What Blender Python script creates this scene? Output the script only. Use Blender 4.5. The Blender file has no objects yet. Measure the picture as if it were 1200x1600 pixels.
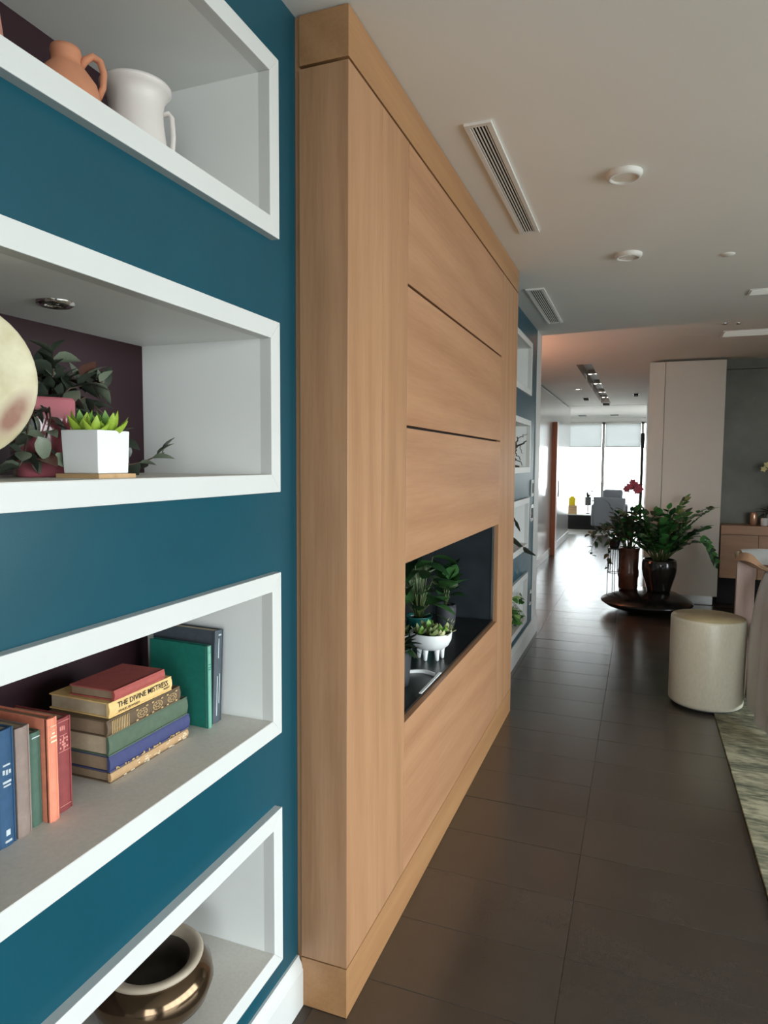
import bpy, math, random
from mathutils import Vector, Matrix, Euler

random.seed(7)
S = bpy.context.scene
COL = S.collection
PI = math.pi

# ------------------------------------------------------------------ camera
CAM_POS = Vector((0.0, 0.0, 1.5534))
YAW, PITCH, ROLL, FPX = 0.3637, 0.0740, 0.0063, 1050.34
fw = Vector((-math.sin(YAW) * math.cos(PITCH), math.cos(YAW) * math.cos(PITCH), -math.sin(PITCH)))
rt = Vector((math.cos(YAW), math.sin(YAW), 0)); up0 = rt.cross(fw)
rgt = math.cos(ROLL) * rt + math.sin(ROLL) * up0
upv = -math.sin(ROLL) * rt + math.cos(ROLL) * up0
cd = bpy.data.cameras.new('camera'); cam = bpy.data.objects.new('camera', cd); COL.objects.link(cam)
cd.sensor_fit = 'HORIZONTAL'; cd.sensor_width = 36.0; cd.lens = FPX / 1200 * 36.0
cd.clip_start = 0.02; cd.clip_end = 200
m = Matrix((rgt, upv, -fw)).transposed().to_4x4(); m.translation = CAM_POS
cam.matrix_world = m
S.camera = cam

# ------------------------------------------------------------------ world (overcast sky), exposure
W = bpy.data.worlds.new('overcast_sky'); S.world = W; W.use_nodes = True
wn = W.node_tree; wn.nodes.clear()
tc = wn.nodes.new('ShaderNodeTexCoord'); sp = wn.nodes.new('ShaderNodeSeparateXYZ')
cr = wn.nodes.new('ShaderNodeValToRGB'); bg = wn.nodes.new('ShaderNodeBackground'); wo = wn.nodes.new('ShaderNodeOutputWorld')
mr = wn.nodes.new('ShaderNodeMapRange'); mr.inputs[1].default_value = -1; mr.inputs[2].default_value = 1
wn.links.new(tc.outputs['Generated'], sp.inputs[0]); wn.links.new(sp.outputs['Z'], mr.inputs[0])
wn.links.new(mr.outputs[0], cr.inputs[0]); wn.links.new(cr.outputs[0], bg.inputs[0]); wn.links.new(bg.outputs[0], wo.inputs[0])
e = cr.color_ramp.elements
e[0].position = 0.0; e[0].color = (0.38, 0.38, 0.37, 1)
e[1].position = 1.0; e[1].color = (0.86, 0.94, 1.0, 1)
a = e.new(0.455); a.color = (0.42, 0.43, 0.43, 1)
a = e.new(0.50); a.color = (0.92, 0.96, 1.0, 1)
bg.inputs[1].default_value = 10.0
S.view_settings.view_transform = 'Standard'; S.view_settings.look = 'None'
S.view_settings.gamma = 1.0; S.view_settings.use_curve_mapping = False
S.view_settings.exposure = 0.34
S.cycles.max_bounces = 10; S.cycles.diffuse_bounces = 6; S.cycles.glossy_bounces = 4
S.cycles.transparent_max_bounces = 8; S.cycles.transmission_bounces = 4
S.cycles.caustics_reflective = False; S.cycles.caustics_refractive = False
S.cycles.sample_clamp_indirect = 6.0

def portal(name, loc, rot, sx, sy):
    l = bpy.data.lights.new(name, 'AREA'); l.shape = 'RECTANGLE'; l.size = sx; l.size_y = sy; l.energy = 1
    l.cycles.is_portal = True
    o = bpy.data.objects.new(name, l); COL.objects.link(o); o.location = loc; o.rotation_euler = rot
    return o
# daylight enters through the living-room glazing on the right and the far study window
WIN_Y0, WIN_Y1, WIN_X = -2.6, 4.6, 4.6
portal('daylight_portal', (WIN_X + .12, (WIN_Y0 + WIN_Y1) / 2, 1.35), (0, PI / 2, 0), 2.5, WIN_Y1 - WIN_Y0)
portal('daylight_portal', (2.7, -3.72, 1.35), (PI / 2, 0, 0), 3.0, 2.5)
portal('daylight_portal', (-.7, 18.15, 1.3), (-PI / 2, 0, 0), 5.4, 2.6)

# ------------------------------------------------------------------ materials
MATS = {}
def nodes(name):
    mt = bpy.data.materials.new(name); mt.use_nodes = True; MATS[name] = mt
    nt = mt.node_tree; b = nt.nodes['Principled BSDF']
    return mt, nt, b
def N(nt, t, **kw):
    n = nt.nodes.new(t)
    for k, v in kw.items():
        if k.startswith('i_'):
            key = k[2:]; n.inputs[int(key) if key.isdigit() else key.replace('_', ' ')].default_value = v
        else: setattr(n, k, v)
    return n
def lin(r, g, b):
    f = lambda c: (c / 255 / 12.92) if c / 255 <= .04045 else ((c / 255 + .055) / 1.055) ** 2.4
    return (f(r), f(g), f(b), 1)
def coords(nt, scale=(1, 1, 1), rnd=True):
    t = N(nt, 'ShaderNodeTexCoord'); mp = N(nt, 'ShaderNodeMapping'); mp.inputs['Scale'].default_value = scale
    nt.links.new(t.outputs['Object'], mp.inputs[0])
    if rnd:
        oi = N(nt, 'ShaderNodeObjectInfo'); ml = N(nt, 'ShaderNodeMath', operation='MULTIPLY', i_1=37.0)
        nt.links.new(oi.outputs['Random'], ml.inputs[0]); nt.links.new(ml.outputs[0], mp.inputs['Location'])
    return mp
def mat(name, c, rough=.5, metal=0., var=.06, scale=6., bump=0., bscale=200., spec=.5, coat=0., sc=(1, 1, 1), trans=0., emit=None, estr=0.):
    """plain procedural material: colour varied by noise, optional fine relief"""
    mt, nt, b = nodes(name)
    mp = coords(nt, sc)
    nz = N(nt, 'ShaderNodeTexNoise', i_Scale=scale, i_Detail=4.0); nt.links.new(mp.outputs[0], nz.inputs['Vector'])
    rp = N(nt, 'ShaderNodeValToRGB')
    e = rp.color_ramp.elements; e[0].position = .3; e[1].position = .7
    e[0].color = tuple(max(0, x * (1 - var)) for x in c[:3]) + (1,); e[1].color = tuple(min(1, x * (1 + var)) for x in c[:3]) + (1,)
    nt.links.new(nz.outputs[0], rp.inputs[0]); nt.links.new(rp.outputs[0], b.inputs['Base Color'])
    b.inputs['Roughness'].default_value = rough; b.inputs['Metallic'].default_value = metal
    b.inputs['Specular IOR Level'].default_value = spec; b.inputs['Coat Weight'].default_value = coat
    b.inputs['Coat Roughness'].default_value = .05
    b.inputs['Transmission Weight'].default_value = trans
    if emit: b.inputs['Emission Color'].default_value = emit; b.inputs['Emission Strength'].default_value = estr
    if bump:
        n2 = N(nt, 'ShaderNodeTexNoise', i_Scale=bscale, i_Detail=2.0); nt.links.new(mp.outputs[0], n2.inputs['Vector'])
        bp = N(nt, 'ShaderNodeBump', i_Strength=bump, i_Distance=.002); nt.links.new(n2.outputs[0], bp.inputs['Height'])
        nt.links.new(bp.outputs[0], b.inputs['Normal'])
    return mt
def wood(name, ca, cb, axis, rough=.42, fine=1.0):
    """oak veneer with the grain running along one axis"""
    mt, nt, b = nodes(name)
    st = {'x': (.06, 1, 1), 'y': (1, .05, 1), 'z': (1, 1, .05)}[axis]
    mp = coords(nt, st)
    big = N(nt, 'ShaderNodeTexNoise', i_Scale=9.0 * fine, i_Detail=3.0, i_Distortion=1.2)
    fin = N(nt, 'ShaderNodeTexNoise', i_Scale=110.0 * fine, i_Detail=5.0, i_Roughness=.7)
    for n in (big, fin): nt.links.new(mp.outputs[0], n.inputs['Vector'])
    wv = N(nt, 'ShaderNodeTexWave', i_Scale=5.0 * fine, i_Distortion=6.0, i_Detail=3.0); wv.bands_direction = 'DIAGONAL'
    nt.links.new(mp.outputs[0], wv.inputs['Vector'])
    m1 = N(nt, 'ShaderNodeMix', data_type='FLOAT'); m1.inputs[0].default_value = .58
    nt.links.new(big.outputs[0], m1.inputs[2]); nt.links.new(fin.outputs[0], m1.inputs[3])
    m2 = N(nt, 'ShaderNodeMix', data_type='FLOAT'); m2.inputs[0].default_value = .13
    nt.links.new(m1.outputs[0], m2.inputs[2]); nt.links.new(wv.outputs['Fac'], m2.inputs[3])
    rp = N(nt, 'ShaderNodeValToRGB'); e = rp.color_ramp.elements
    e[0].position = .33; e[0].color = cb; e[1].position = .64; e[1].color = ca
    nt.links.new(m2.outputs[0], rp.inputs[0]); nt.links.new(rp.outputs[0], b.inputs['Base Color'])
    b.inputs['Roughness'].default_value = rough
    bp = N(nt, 'ShaderNodeBump', i_Strength=.12, i_Distance=.001); nt.links.new(fin.outputs[0], bp.inputs['Height'])
    nt.links.new(bp.outputs[0], b.inputs['Normal'])
    return mt

OAK_A, OAK_B = (.45, .245, .128, 1), (.335, .17, .083, 1)
wood('oak_vertical', OAK_A, OAK_B, 'z'); wood('oak_horizontal', (.455, .242, .13, 1), (.35, .172, .086, 1), 'y', fine=.7)
wood('oak_band', (.42, .222, .10, 1), (.335, .165, .07, 1), 'y', fine=.8)
wood('console_oak', (.48, .27, .15, 1), (.38, .2, .1, 1), 'x')
wood('door_wood', lin(190, 120, 85), lin(150, 85, 55), 'z')
wood('light_wood', lin(215, 180, 135), lin(190, 150, 105), 'x', fine=3)
wood('pale_wood', lin(185, 160, 150), lin(165, 140, 132), 'z', fine=2)
mat('blue_paint', (.003, .066, .098, 1), rough=.33, spec=.4, var=.05, bump=.06, bscale=350)
mat('white_paint', (.67, .68, .665, 1), rough=.4, var=.015)
mat('niche_white', (.87, .885, .87, 1), rough=.5, var=.015)
mat('shelf_sand', (.68, .65, .59, 1), rough=.55, var=.05, scale=120)
mat('ceiling_paint', (.84, .825, .79, 1), rough=.85, var=.015, scale=2)
mat('wall_white', (.82, .81, .79, 1), rough=.6, var=.02)
mat('plum_paint', (.024, .007, .011, 1), rough=.55, spec=.3)
mat('lacquer_white', (.66, .66, .66, 1), rough=.13, var=.01, spec=.6)
mat('cabinet_cream', (.74, .71, .65, 1), rough=.45, var=.015)
mat('black_stone', (.012, .013, .014, 1), rough=.3, var=.5, scale=14)
mat('slate', (.022, .028, .034, 1), rough=.35, var=.25, scale=8)
mat('black_void', (.006, .006, .006, 1), rough=.8)
mat('grout', (.05, .04, .032, 1), rough=.5)
mat('steel', (.55, .55, .54, 1), rough=.3, metal=1.)
mat('chrome', (.75, .72, .7, 1), rough=.15, metal=1.)
mat('black_metal', (.015, .014, .014, 1), rough=.4, metal=.3)
mat('plastic_white', (.76, .75, .72, 1), rough=.4, var=.01)
mat('carpet_grey', (.36, .35, .33, 1), rough=.95, var=.15, scale=90, bump=.4)
mat('vent_dark', (.01, .01, .01, 1), rough=.9)

def tile_mat():
    mt, nt, b = nodes('floor_tile_stone')
    mp = coords(nt)
    oi = N(nt, 'ShaderNodeObjectInfo')
    a1 = N(nt, 'ShaderNodeTexNoise', i_Scale=5.0, i_Detail=5.0); a2 = N(nt, 'ShaderNodeTexNoise', i_Scale=420.0, i_Detail=2.0)
    for n in (a1, a2): nt.links.new(mp.outputs[0], n.inputs['Vector'])
    mx = N(nt, 'ShaderNodeMix', data_type='FLOAT'); mx.inputs[0].default_value = .4
    nt.links.new(a1.outputs[0], mx.inputs[2]); nt.links.new(a2.outputs[0], mx.inputs[3])
    m3 = N(nt, 'ShaderNodeMix', data_type='FLOAT'); m3.inputs[0].default_value = .18
    nt.links.new(mx.outputs[0], m3.inputs[2]); nt.links.new(oi.outputs['Random'], m3.inputs[3])
    rp = N(nt, 'ShaderNodeValToRGB'); e = rp.color_ramp.elements
    e[0].position = .3; e[0].color = (.045, .035, .027, 1); e[1].position = .7; e[1].color = (.064, .051, .040, 1)
    nt.links.new(m3.outputs[0], rp.inputs[0]); nt.links.new(rp.outputs[0], b.inputs['Base Color'])
    b.inputs['IOR'].default_value = 1.8
    rr = N(nt, 'ShaderNodeMapRange', i_3=.21, i_4=.28); nt.links.new(a1.outputs[0], rr.inputs[0]); nt.links.new(rr.outputs[0], b.inputs['Roughness'])
    wav = N(nt, 'ShaderNodeTexNoise', i_Scale=7.0, i_Detail=1.0); nt.links.new(mp.outputs[0], wav.inputs['Vector'])
    b1 = N(nt, 'ShaderNodeBump', i_Strength=.10, i_Distance=.004); nt.links.new(wav.outputs[0], b1.inputs['Height'])
    b2 = N(nt, 'ShaderNodeBump', i_Strength=.03, i_Distance=.001); nt.links.new(a2.outputs[0], b2.inputs['Height'])
    nt.links.new(b1.outputs[0], b2.inputs['Normal']); nt.links.new(b2.outputs[0], b.inputs['Normal'])
tile_mat()

def rug_mat():
    mt, nt, b = nodes('rug_weave')
    mp = coords(nt, (.3, 1, 1), rnd=False)
    a1 = N(nt, 'ShaderNodeTexNoise', i_Scale=6.5, i_Detail=8.0, i_Roughness=.75, i_Distortion=.6)
    a2 = N(nt, 'ShaderNodeTexNoise', i_Scale=60.0, i_Detail=3.0)
    for n in (a1, a2): nt.links.new(mp.outputs[0], n.inputs['Vector'])
    mx = N(nt, 'ShaderNodeMix', data_type='FLOAT'); mx.inputs[0].default_value = .3
    nt.links.new(a1.outputs[0], mx.inputs[2]); nt.links.new(a2.outputs[0], mx.inputs[3])
    rp = N(nt, 'ShaderNodeValToRGB'); e = rp.color_ramp.elements
    e[0].position = .34; e[0].color = lin(62, 62, 58); e[1].position = .68; e[1].color = lin(196, 190, 160)
    for p, c in ((.43, lin(96, 98, 80)), (.5, lin(132, 131, 108)), (.57, lin(168, 163, 138))):
        k = e.new(p); k.color = c
    nt.links.new(mx.outputs[0], rp.inputs[0]); nt.links.new(rp.outputs[0], b.inputs['Base Color'])
    b.inputs['Roughness'].default_value = .95
    bp = N(nt, 'ShaderNodeBump', i_Strength=.6, i_Distance=.004); nt.links.new(a2.outputs[0], bp.inputs['Height']); nt.links.new(bp.outputs[0], b.inputs['Normal'])
rug_mat()

def concrete_mat():
    mt, nt, b = nodes('grey_plaster')
    mp = coords(nt, (1, 1, 1), rnd=False)
    a1 = N(nt, 'ShaderNodeTexNoise', i_Scale=1.8, i_Detail=8.0, i_Roughness=.65); nt.links.new(mp.outputs[0], a1.inputs['Vector'])
    rp = N(nt, 'ShaderNodeValToRGB'); e = rp.color_ramp.elements
    e[0].position = .3; e[0].color = (.135, .135, .11, 1); e[1].position = .72; e[1].color = (.235, .235, .205, 1)
    nt.links.new(a1.outputs[0], rp.inputs[0]); nt.links.new(rp.outputs[0], b.inputs['Base Color'])
    b.inputs['Roughness'].default_value = .5
concrete_mat()

def glass_mat():
    mt = bpy.data.materials.new('window_glass'); mt.use_nodes = True; MATS['window_glass'] = mt
    nt = mt.node_tree; nt.nodes.clear()
    o = N(nt, 'ShaderNodeOutputMaterial'); t = N(nt, 'ShaderNodeBsdfTransparent'); g = N(nt, 'ShaderNodeBsdfGlossy', i_Roughness=.02)
    f = N(nt, 'ShaderNodeFresnel', i_IOR=1.45); mx = N(nt, 'ShaderNodeMixShader')
    t.inputs[0].default_value = (.94, .96, .95, 1)
    nt.links.new(f.outputs[0], mx.inputs[0]); nt.links.new(t.outputs[0], mx.inputs[1]); nt.links.new(g.outputs[0], mx.inputs[2]); nt.links.new(mx.outputs[0], o.inputs[0])
    mt = bpy.data.materials.new('blind_fabric'); mt.use_nodes = True; MATS['blind_fabric'] = mt
    nt = mt.node_tree; nt.nodes.clear()
    o = N(nt, 'ShaderNodeOutputMaterial'); t = N(nt, 'ShaderNodeBsdfTranslucent'); d = N(nt, 'ShaderNodeBsdfDiffuse'); mx = N(nt, 'ShaderNodeMixShader', i_0=.5)
    nz = N(nt, 'ShaderNodeTexNoise', i_Scale=300.0); rp = N(nt, 'ShaderNodeValToRGB')
    rp.color_ramp.elements[0].color = (.70, .72, .72, 1); rp.color_ramp.elements[1].color = (.75, .77, .77, 1)
    nt.links.new(nz.outputs[0], rp.inputs[0])
    for q in (t, d): nt.links.new(rp.outputs[0], q.inputs[0])
    nt.links.new(d.outputs[0], mx.inputs[1]); nt.links.new(t.outputs[0], mx.inputs[2]); nt.links.new(mx.outputs[0], o.inputs[0])
glass_mat()

def moon_mat():
    mt, nt, b = nodes('moon_ceramic')
    t = N(nt, 'ShaderNodeTexCoord')
    a1 = N(nt, 'ShaderNodeTexNoise', i_Scale=22.0, i_Detail=5.0); nt.links.new(t.outputs['Object'], a1.inputs['Vector'])
    rp = N(nt, 'ShaderNodeValToRGB'); e = rp.color_ramp.elements
    e[0].position = .3; e[0].color = lin(196, 184, 146); e[1].position = .7; e[1].color = lin(226, 220, 192)
    nt.links.new(a1.outputs[0], rp.inputs[0])
    # a rust smoke mark with its own soft-edged shape on the glaze
    mp = N(nt, 'ShaderNodeMapping'); mp.vector_type = 'TEXTURE'
    mp.inputs['Location'].default_value = (.092, 0, .100); mp.inputs['Rotation'].default_value = (0, math.radians(-58), 0); mp.inputs['Scale'].default_value = (.055, 1, .022)
    nt.links.new(t.outputs['Object'], mp.inputs[0])
    gr = N(nt, 'ShaderNodeTexGradient', gradient_type='SPHERICAL'); nt.links.new(mp.outputs[0], gr.inputs[0])
    pw = N(nt, 'ShaderNodeMapRange', i_1=.0, i_2=.7, i_3=0.0, i_4=1.1); nt.links.new(gr.outputs[1], pw.inputs[0])
    nm = N(nt, 'ShaderNodeMath', operation='MULTIPLY'); n3 = N(nt, 'ShaderNodeMapRange', i_1=.25, i_2=.6, i_3=.45, i_4=1.0)
    nt.links.new(a1.outputs[0], n3.inputs[0]); nt.links.new(pw.outputs[0], nm.inputs[0]); nt.links.new(n3.outputs[0], nm.inputs[1])
    mx = N(nt, 'ShaderNodeMix', data_type='RGBA'); mx.inputs[7].default_value = lin(150, 108, 92)
    nt.links.new(nm.outputs[0], mx.inputs[0]); nt.links.new(rp.outputs[0], mx.inputs[6]); nt.links.new(mx.outputs[2], b.inputs['Base Color'])
    b.inputs['Roughness'].default_value = .6
moon_mat()
mat('terracotta', lin(190, 128, 96), rough=.75, var=.1, scale=20)
mat('pink_clay', lin(190, 135, 120), rough=.7, var=.08)
mat('white_ceramic', lin(214, 208, 204), rough=.35, var=.03)
mat('bright_ceramic', lin(235, 237, 238), rough=.4, var=.01)
mat('pink_glaze', lin(176, 98, 108), rough=.12, var=.08, coat=.6)
mat('teal_glaze', lin(40, 110, 105), rough=.15, var=.3, scale=30, coat=.5)
mat('grey_pot', lin(92, 94, 98), rough=.6)
mat('dark_pot', lin(52, 54, 58), rough=.6)
mat('soil', (.02, .014, .01, 1), rough=1, var=.4, scale=80)
mat('gloss_black', (.008, .007, .007, 1), rough=.16, coat=.4, var=.3)
mat('dish_black', (.006, .005, .005, 1), rough=.2, spec=.35, var=.4, scale=12)
mat('brown_glaze', lin(84, 50, 38), rough=.25, var=.35, scale=14)
mat('bronze_lustre', lin(112, 92, 72), rough=.13, metal=.9, var=.25, scale=9)
mat('bowl_rim', lin(172, 158, 140), rough=.6, var=.08, scale=30)
mat('bowl_inside', lin(70, 62, 54), rough=.5, var=.2, scale=20)
mat('stem_green', lin(70, 84, 45), rough=.5)
mat('stem_brown', lin(70, 54, 42), rough=.7)
for nm, c1, r in (('zz_leaf', (50, 104, 50), .25), ('zz_leaf_light', (74, 134, 68), .25), ('zz_leaf_dark', (30, 62, 34), .3), ('succulent_lime', (150, 178, 62), .4),
                  ('succulent_green', (104, 148, 58), .4), ('peperomia_dark', (52, 60, 50), .35), ('peperomia_grey', (112, 122, 104), .35), ('peperomia_red', (92, 62, 52), .4),
                  ('niche_leaf', (58, 98, 52), .35), ('niche_leaf_dark', (36, 66, 38), .35), ('niche_leaf_pale', (128, 148, 112), .35), ('succulent_sage', (128, 140, 92), .45),
                  ('succulent_cream', (196, 196, 150), .45), ('olive_leaf', (52, 58, 38), .4), ('pothos_leaf', (70, 118, 52), .35), ('pothos_pale', (150, 180, 110), .35),
                  ('spiky_leaf', (34, 40, 32), .35), ('petal_red', (160, 60, 78), .5), ('petal_cream', (225, 215, 150), .5)):
    mat(nm, lin(*c1), rough=r, var=.18, scale=30)
mat('branch_dark', lin(48, 42, 38), rough=.6)
for nm, c1 in (('cloth_blue', (42, 78, 112)), ('cloth_navy', (62, 68, 112)), ('cloth_taupe', (142, 124, 116)), ('cloth_green', (72, 100, 86)), ('cloth_coral', (232, 140, 112)),
               ('cloth_red', (138, 62, 62)), ('cloth_rose', (170, 84, 78)), ('cloth_yellow', (232, 196, 132)), ('cloth_brown', (100, 82, 62)), ('cloth_olive', (84, 102, 84)),
               ('cloth_tan', (188, 152, 112)), ('cloth_teal', (22, 118, 104)), ('cloth_teal_faded', (120, 168, 148)), ('cloth_slate', (76, 84, 92)),
               ('paper', (196, 178, 150)), ('paper_dark', (150, 128, 104)), ('ink_black', (30, 26, 22)), ('foil_cream', (226, 210, 180)), ('foil_grey', (190, 200, 205)), ('foil_gold', (200, 168, 120)), ('foil_pink', (216, 140, 132))):
    mat(nm, lin(*c1), rough=.7, var=.1, scale=60, bump=.1, bscale=700)
mat('stool_shell', lin(216, 211, 192), rough=.35, var=.05, scale=90, sc=(1, 1, .4))
mat('stool_top', lin(196, 180, 140), rough=.35, var=.07, scale=40)
mat('linen_grey', lin(200, 203, 208), rough=.9, var=.06, scale=160, bump=.25, bscale=500)
mat('linen_light', lin(196, 200, 200), rough=.7, var=.05, scale=100)
mat('leather_tan', lin(178, 138, 108), rough=.55)
mat('rope_wood', lin(150, 128, 104), rough=.5)
mat('grey_fabric', lin(126, 130, 138), rough=.95, var=.06, scale=90)
mat('yellow_box', lin(245, 222, 30), rough=.5)
mat('rose_glass', lin(214, 170, 145), rough=.12, metal=.5)
mat('lamp_glow', lin(255, 238, 214), emit=(1, .9, .76, 1), estr=5.0)
mat('panel_diffuser', lin(232, 234, 226), rough=.6, emit=(.95, 1, .92, 1), estr=.14)
mat('downlight_lens', lin(236, 230, 220), rough=.5, var=.01)
mat('slot_shade_grey', (.42, .40, .38, 1), rough=.6)  # darker than the ceiling paint: the slot's shade put into the colour
mat('orange_shade', lin(240, 130, 80), rough=.8, emit=(1, .42, .22, 1), estr=6.0)

# ------------------------------------------------------------------ mesh helpers
class MB:
    def __init__(s): s.v = []; s.f = []; s.smooth = []; s.mi = []
    def add(s, vs, fs, smooth=False, mi=0):
        o = len(s.v); s.v += [tuple(p) for p in vs]
        for f in fs: s.f.append(tuple(i + o for i in f)); s.smooth.append(smooth); s.mi.append(mi)
        return s
    def box(s, a, b, mi=0):
        x0, y0, z0 = (min(a[i], b[i]) for i in range(3)); x1, y1, z1 = (max(a[i], b[i]) for i in range(3))
        return s.add([(x0, y0, z0), (x1, y0, z0), (x1, y1, z0), (x0, y1, z0), (x0, y0, z1), (x1, y0, z1), (x1, y1, z1), (x0, y1, z1)],
                     [(0, 3, 2, 1), (4, 5, 6, 7), (0, 1, 5, 4), (1, 2, 6, 5), (2, 3, 7, 6), (3, 0, 4, 7)], mi=mi)
    def lathe(s, prof, n=40, c=(0, 0), smooth=True, mi=0, sx=1., sy=1.):
        vs = []; fs = []; k = len(prof)
        for i in range(n):
            t = 2 * PI * i / n
            for r, z in prof: vs.append((c[0] + sx * r * math.cos(t), c[1] + sy * r * math.sin(t), z))
        for i in range(n):
            j = (i + 1) % n
            for q in range(k - 1):
                if prof[q][0] < 1e-6: fs.append((i * k + q, j * k + q + 1, i * k + q + 1)) if prof[q + 1][0] > 1e-6 else None
                elif prof[q + 1][0] < 1e-6: fs.append((i * k + q, j * k + q, i * k + q + 1))
                else: fs.append((i * k + q, j * k + q, j * k + q + 1, i * k + q + 1))
        return s.add(vs, fs, smooth, mi)
    def tube(s, pts, r, n=8, cap=True, smooth=True, mi=0):
        pts = [Vector(p) for p in pts]; R = r if isinstance(r, (list, tuple)) else [r] * len(pts)
        vs = []; fs = []; prev = None
        for i, p in enumerate(pts):
            d = (pts[min(i + 1, len(pts) - 1)] - pts[max(i - 1, 0)]).normalized()
            if prev is None:
                u = d.orthogonal().normalized()
            else:
                u = (prev - d * prev.dot(d))
                u = u.normalized() if u.length > 1e-6 else d.orthogonal().normalized()
            prev = u; w = d.cross(u)
            for q in range(n):
                t = 2 * PI * q / n; vs.append(p + R[i] * (u * math.cos(t) + w * math.sin(t)))
        for i in range(len(pts) - 1):
            for q in range(n):
                a = i * n + q; b2 = i * n + (q + 1) % n; fs.append((a, b2, b2 + n, a + n))
        if cap: fs.append(tuple(range(n))[::-1]); fs.append(tuple((len(pts) - 1) * n + q for q in range(n)))
        return s.add(vs, fs, smooth, mi)
    def prism(s, poly, axis, a, b, mi=0, smooth=False):
        """extrude a 2D polygon along axis between a and b"""
        def P(p, t): return {'x': (t, p[0], p[1]), 'y': (p[0], t, p[1]), 'z': (p[0], p[1], t)}[axis]
        n = len(poly); vs = [P(p, a) for p in poly] + [P(p, b) for p in poly]
        fs = [tuple(range(n))[::-1], tuple(range(n, 2 * n))] + [(i, (i + 1) % n, n + (i + 1) % n, n + i) for i in range(n)]
        return s.add(vs, fs, smooth, mi)
    def grid(s, fn, nu, nv, smooth=True, mi=0):
        vs = [fn(i / nu, j / nv) for j in range(nv + 1) for i in range(nu + 1)]
        fs = [(j * (nu + 1) + i, j * (nu + 1) + i + 1, (j + 1) * (nu + 1) + i + 1, (j + 1) * (nu + 1) + i) for j in range(nv) for i in range(nu)]
        return s.add(vs, fs, smooth, mi)
    def mesh(s, name, mats, off=None):
        me = bpy.data.meshes.new(name)
        vs = s.v if off is None else [(v[0] - off[0], v[1] - off[1], v[2] - off[2]) for v in s.v]
        me.from_pydata(vs, [], s.f)
        for q in (mats if isinstance(mats, (list, tuple)) else [mats]): me.materials.append(MATS[q])
        me.polygons.foreach_set('use_smooth', s.smooth); me.polygons.foreach_set('material_index', s.mi)
        me.update()
        import bmesh
        bm = bmesh.new(); bm.from_mesh(me); bmesh.ops.recalc_face_normals(bm, faces=bm.faces); bm.to_mesh(me); bm.free()
        return me
    def build(s, name, mats, parent=None, world=True, bevel=0., seg=2):
        """world=True: the vertices are world coordinates and the parent is an unrotated Empty"""
        off = parent.location if (parent is not None and world) else None
        if parent is not None and world and parent.parent is not None: off = parent.location + parent.parent.location
        o = bpy.data.objects.new(name, s.mesh(name, mats, off)); COL.objects.link(o); o.parent = parent
        if bevel:
            bv = o.modifiers.new('bevel', 'BEVEL'); bv.width = bevel; bv.segments = seg; bv.limit_method = 'ANGLE'; bv.angle_limit = math.radians(40)
        return o

def tag(o, label=None, cat=None, group=None, kind=None):
    if label: o['label'] = label
    if cat: o['category'] = cat
    if group: o['group'] = group
    if kind: o['kind'] = kind
    return o
def thing(name, label, cat, loc=(0, 0, 0), rz=0., group=None):
    o = bpy.data.objects.new(name, None); COL.objects.link(o); o.empty_display_size = .05
    o.location = loc; o.rotation_euler = (0, 0, rz)
    return tag(o, label, cat, group)
def struct(name, mb, mats, label=None, bevel=0.):
    o = mb.build(name, mats, bevel=bevel); o['kind'] = 'structure'
    if label: o['label'] = label
    return o
LIMIT = {}
def inst(name, me, parent, mtx):
    top_ = parent
    while top_ is not None and top_.parent is not None: top_ = top_.parent
    if name == 'leaf' and top_ is not None and top_.name in LIMIT:      # leaves turn away from the walls of their recess
        lo, hi = LIMIT[top_.name]; w = top_.location
        base = mtx.translation.copy(); sc = mtx.to_scale(); d = (mtx @ Vector((1, 0, 0))) - base; ok = True
        for i in range(3):
            base[i] = min(max(base[i], lo[i] - w[i] + .004), hi[i] - w[i] - .004)
            e_ = base[i] + d[i] + w[i]
            if e_ < lo[i] or e_ > hi[i]:
                ok = False; d[i] = -d[i] * .7
                if not lo[i] <= base[i] + d[i] + w[i] <= hi[i]: d[i] *= .2
        if not ok or base != mtx.translation:
            mtx = frame_mtx(base, d, mtx.to_3x3() @ Vector((0, 0, 1)), sc)
    o = bpy.data.objects.new(name, me); COL.objects.link(o); o.parent = parent; o.matrix_local = mtx
    return o
def frame_mtx(pos, d, upd=Vector((0, 0, 1)), sc=(1, 1, 1), roll=0.):
    """local x = d, local z close to upd"""
    x = Vector(d).normalized(); y = Vector(upd).cross(x)
    if y.length < 1e-4: y = x.orthogonal()
    y.normalize(); z = x.cross(y)
    r = Matrix((x, y, z)).transposed()
    r = r @ Matrix.Rotation(roll, 3, 'X')
    mt = r.to_4x4() @ Matrix.Diagonal((sc[0], sc[1], sc[2], 1)); mt.translation = Vector(pos)
    return mt
def leaf_mesh(name, mt, wid=.4, curl=.15, fold=.12, tip=1.2, nu=5, thick=0.):
    """a unit leaf along +x; wid = full width / length"""
    mb = MB()
    def fn(v, u):
        w = wid * .5 * (math.sin(PI * min(1, u ** (.75) )) ** .8 if 0 < u < 1 else 0.) * (1 if u < .5 else (1 - (u - .5) * .25 * tip))
        y = (v - .5) * 2 * w
        return (u, y, curl * (-(u * u)) + fold * abs(y) * 1.2)
    mb.grid(fn, 2, nu)
    if thick:
        mb.grid(lambda v, u: (lambda p: (p[0], p[1], p[2] - thick * math.sin(PI * u) * (1 - abs(v - .5) * 1.6)))(fn(v, u)), 2, nu)
    return mb.mesh(name, mt)

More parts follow.
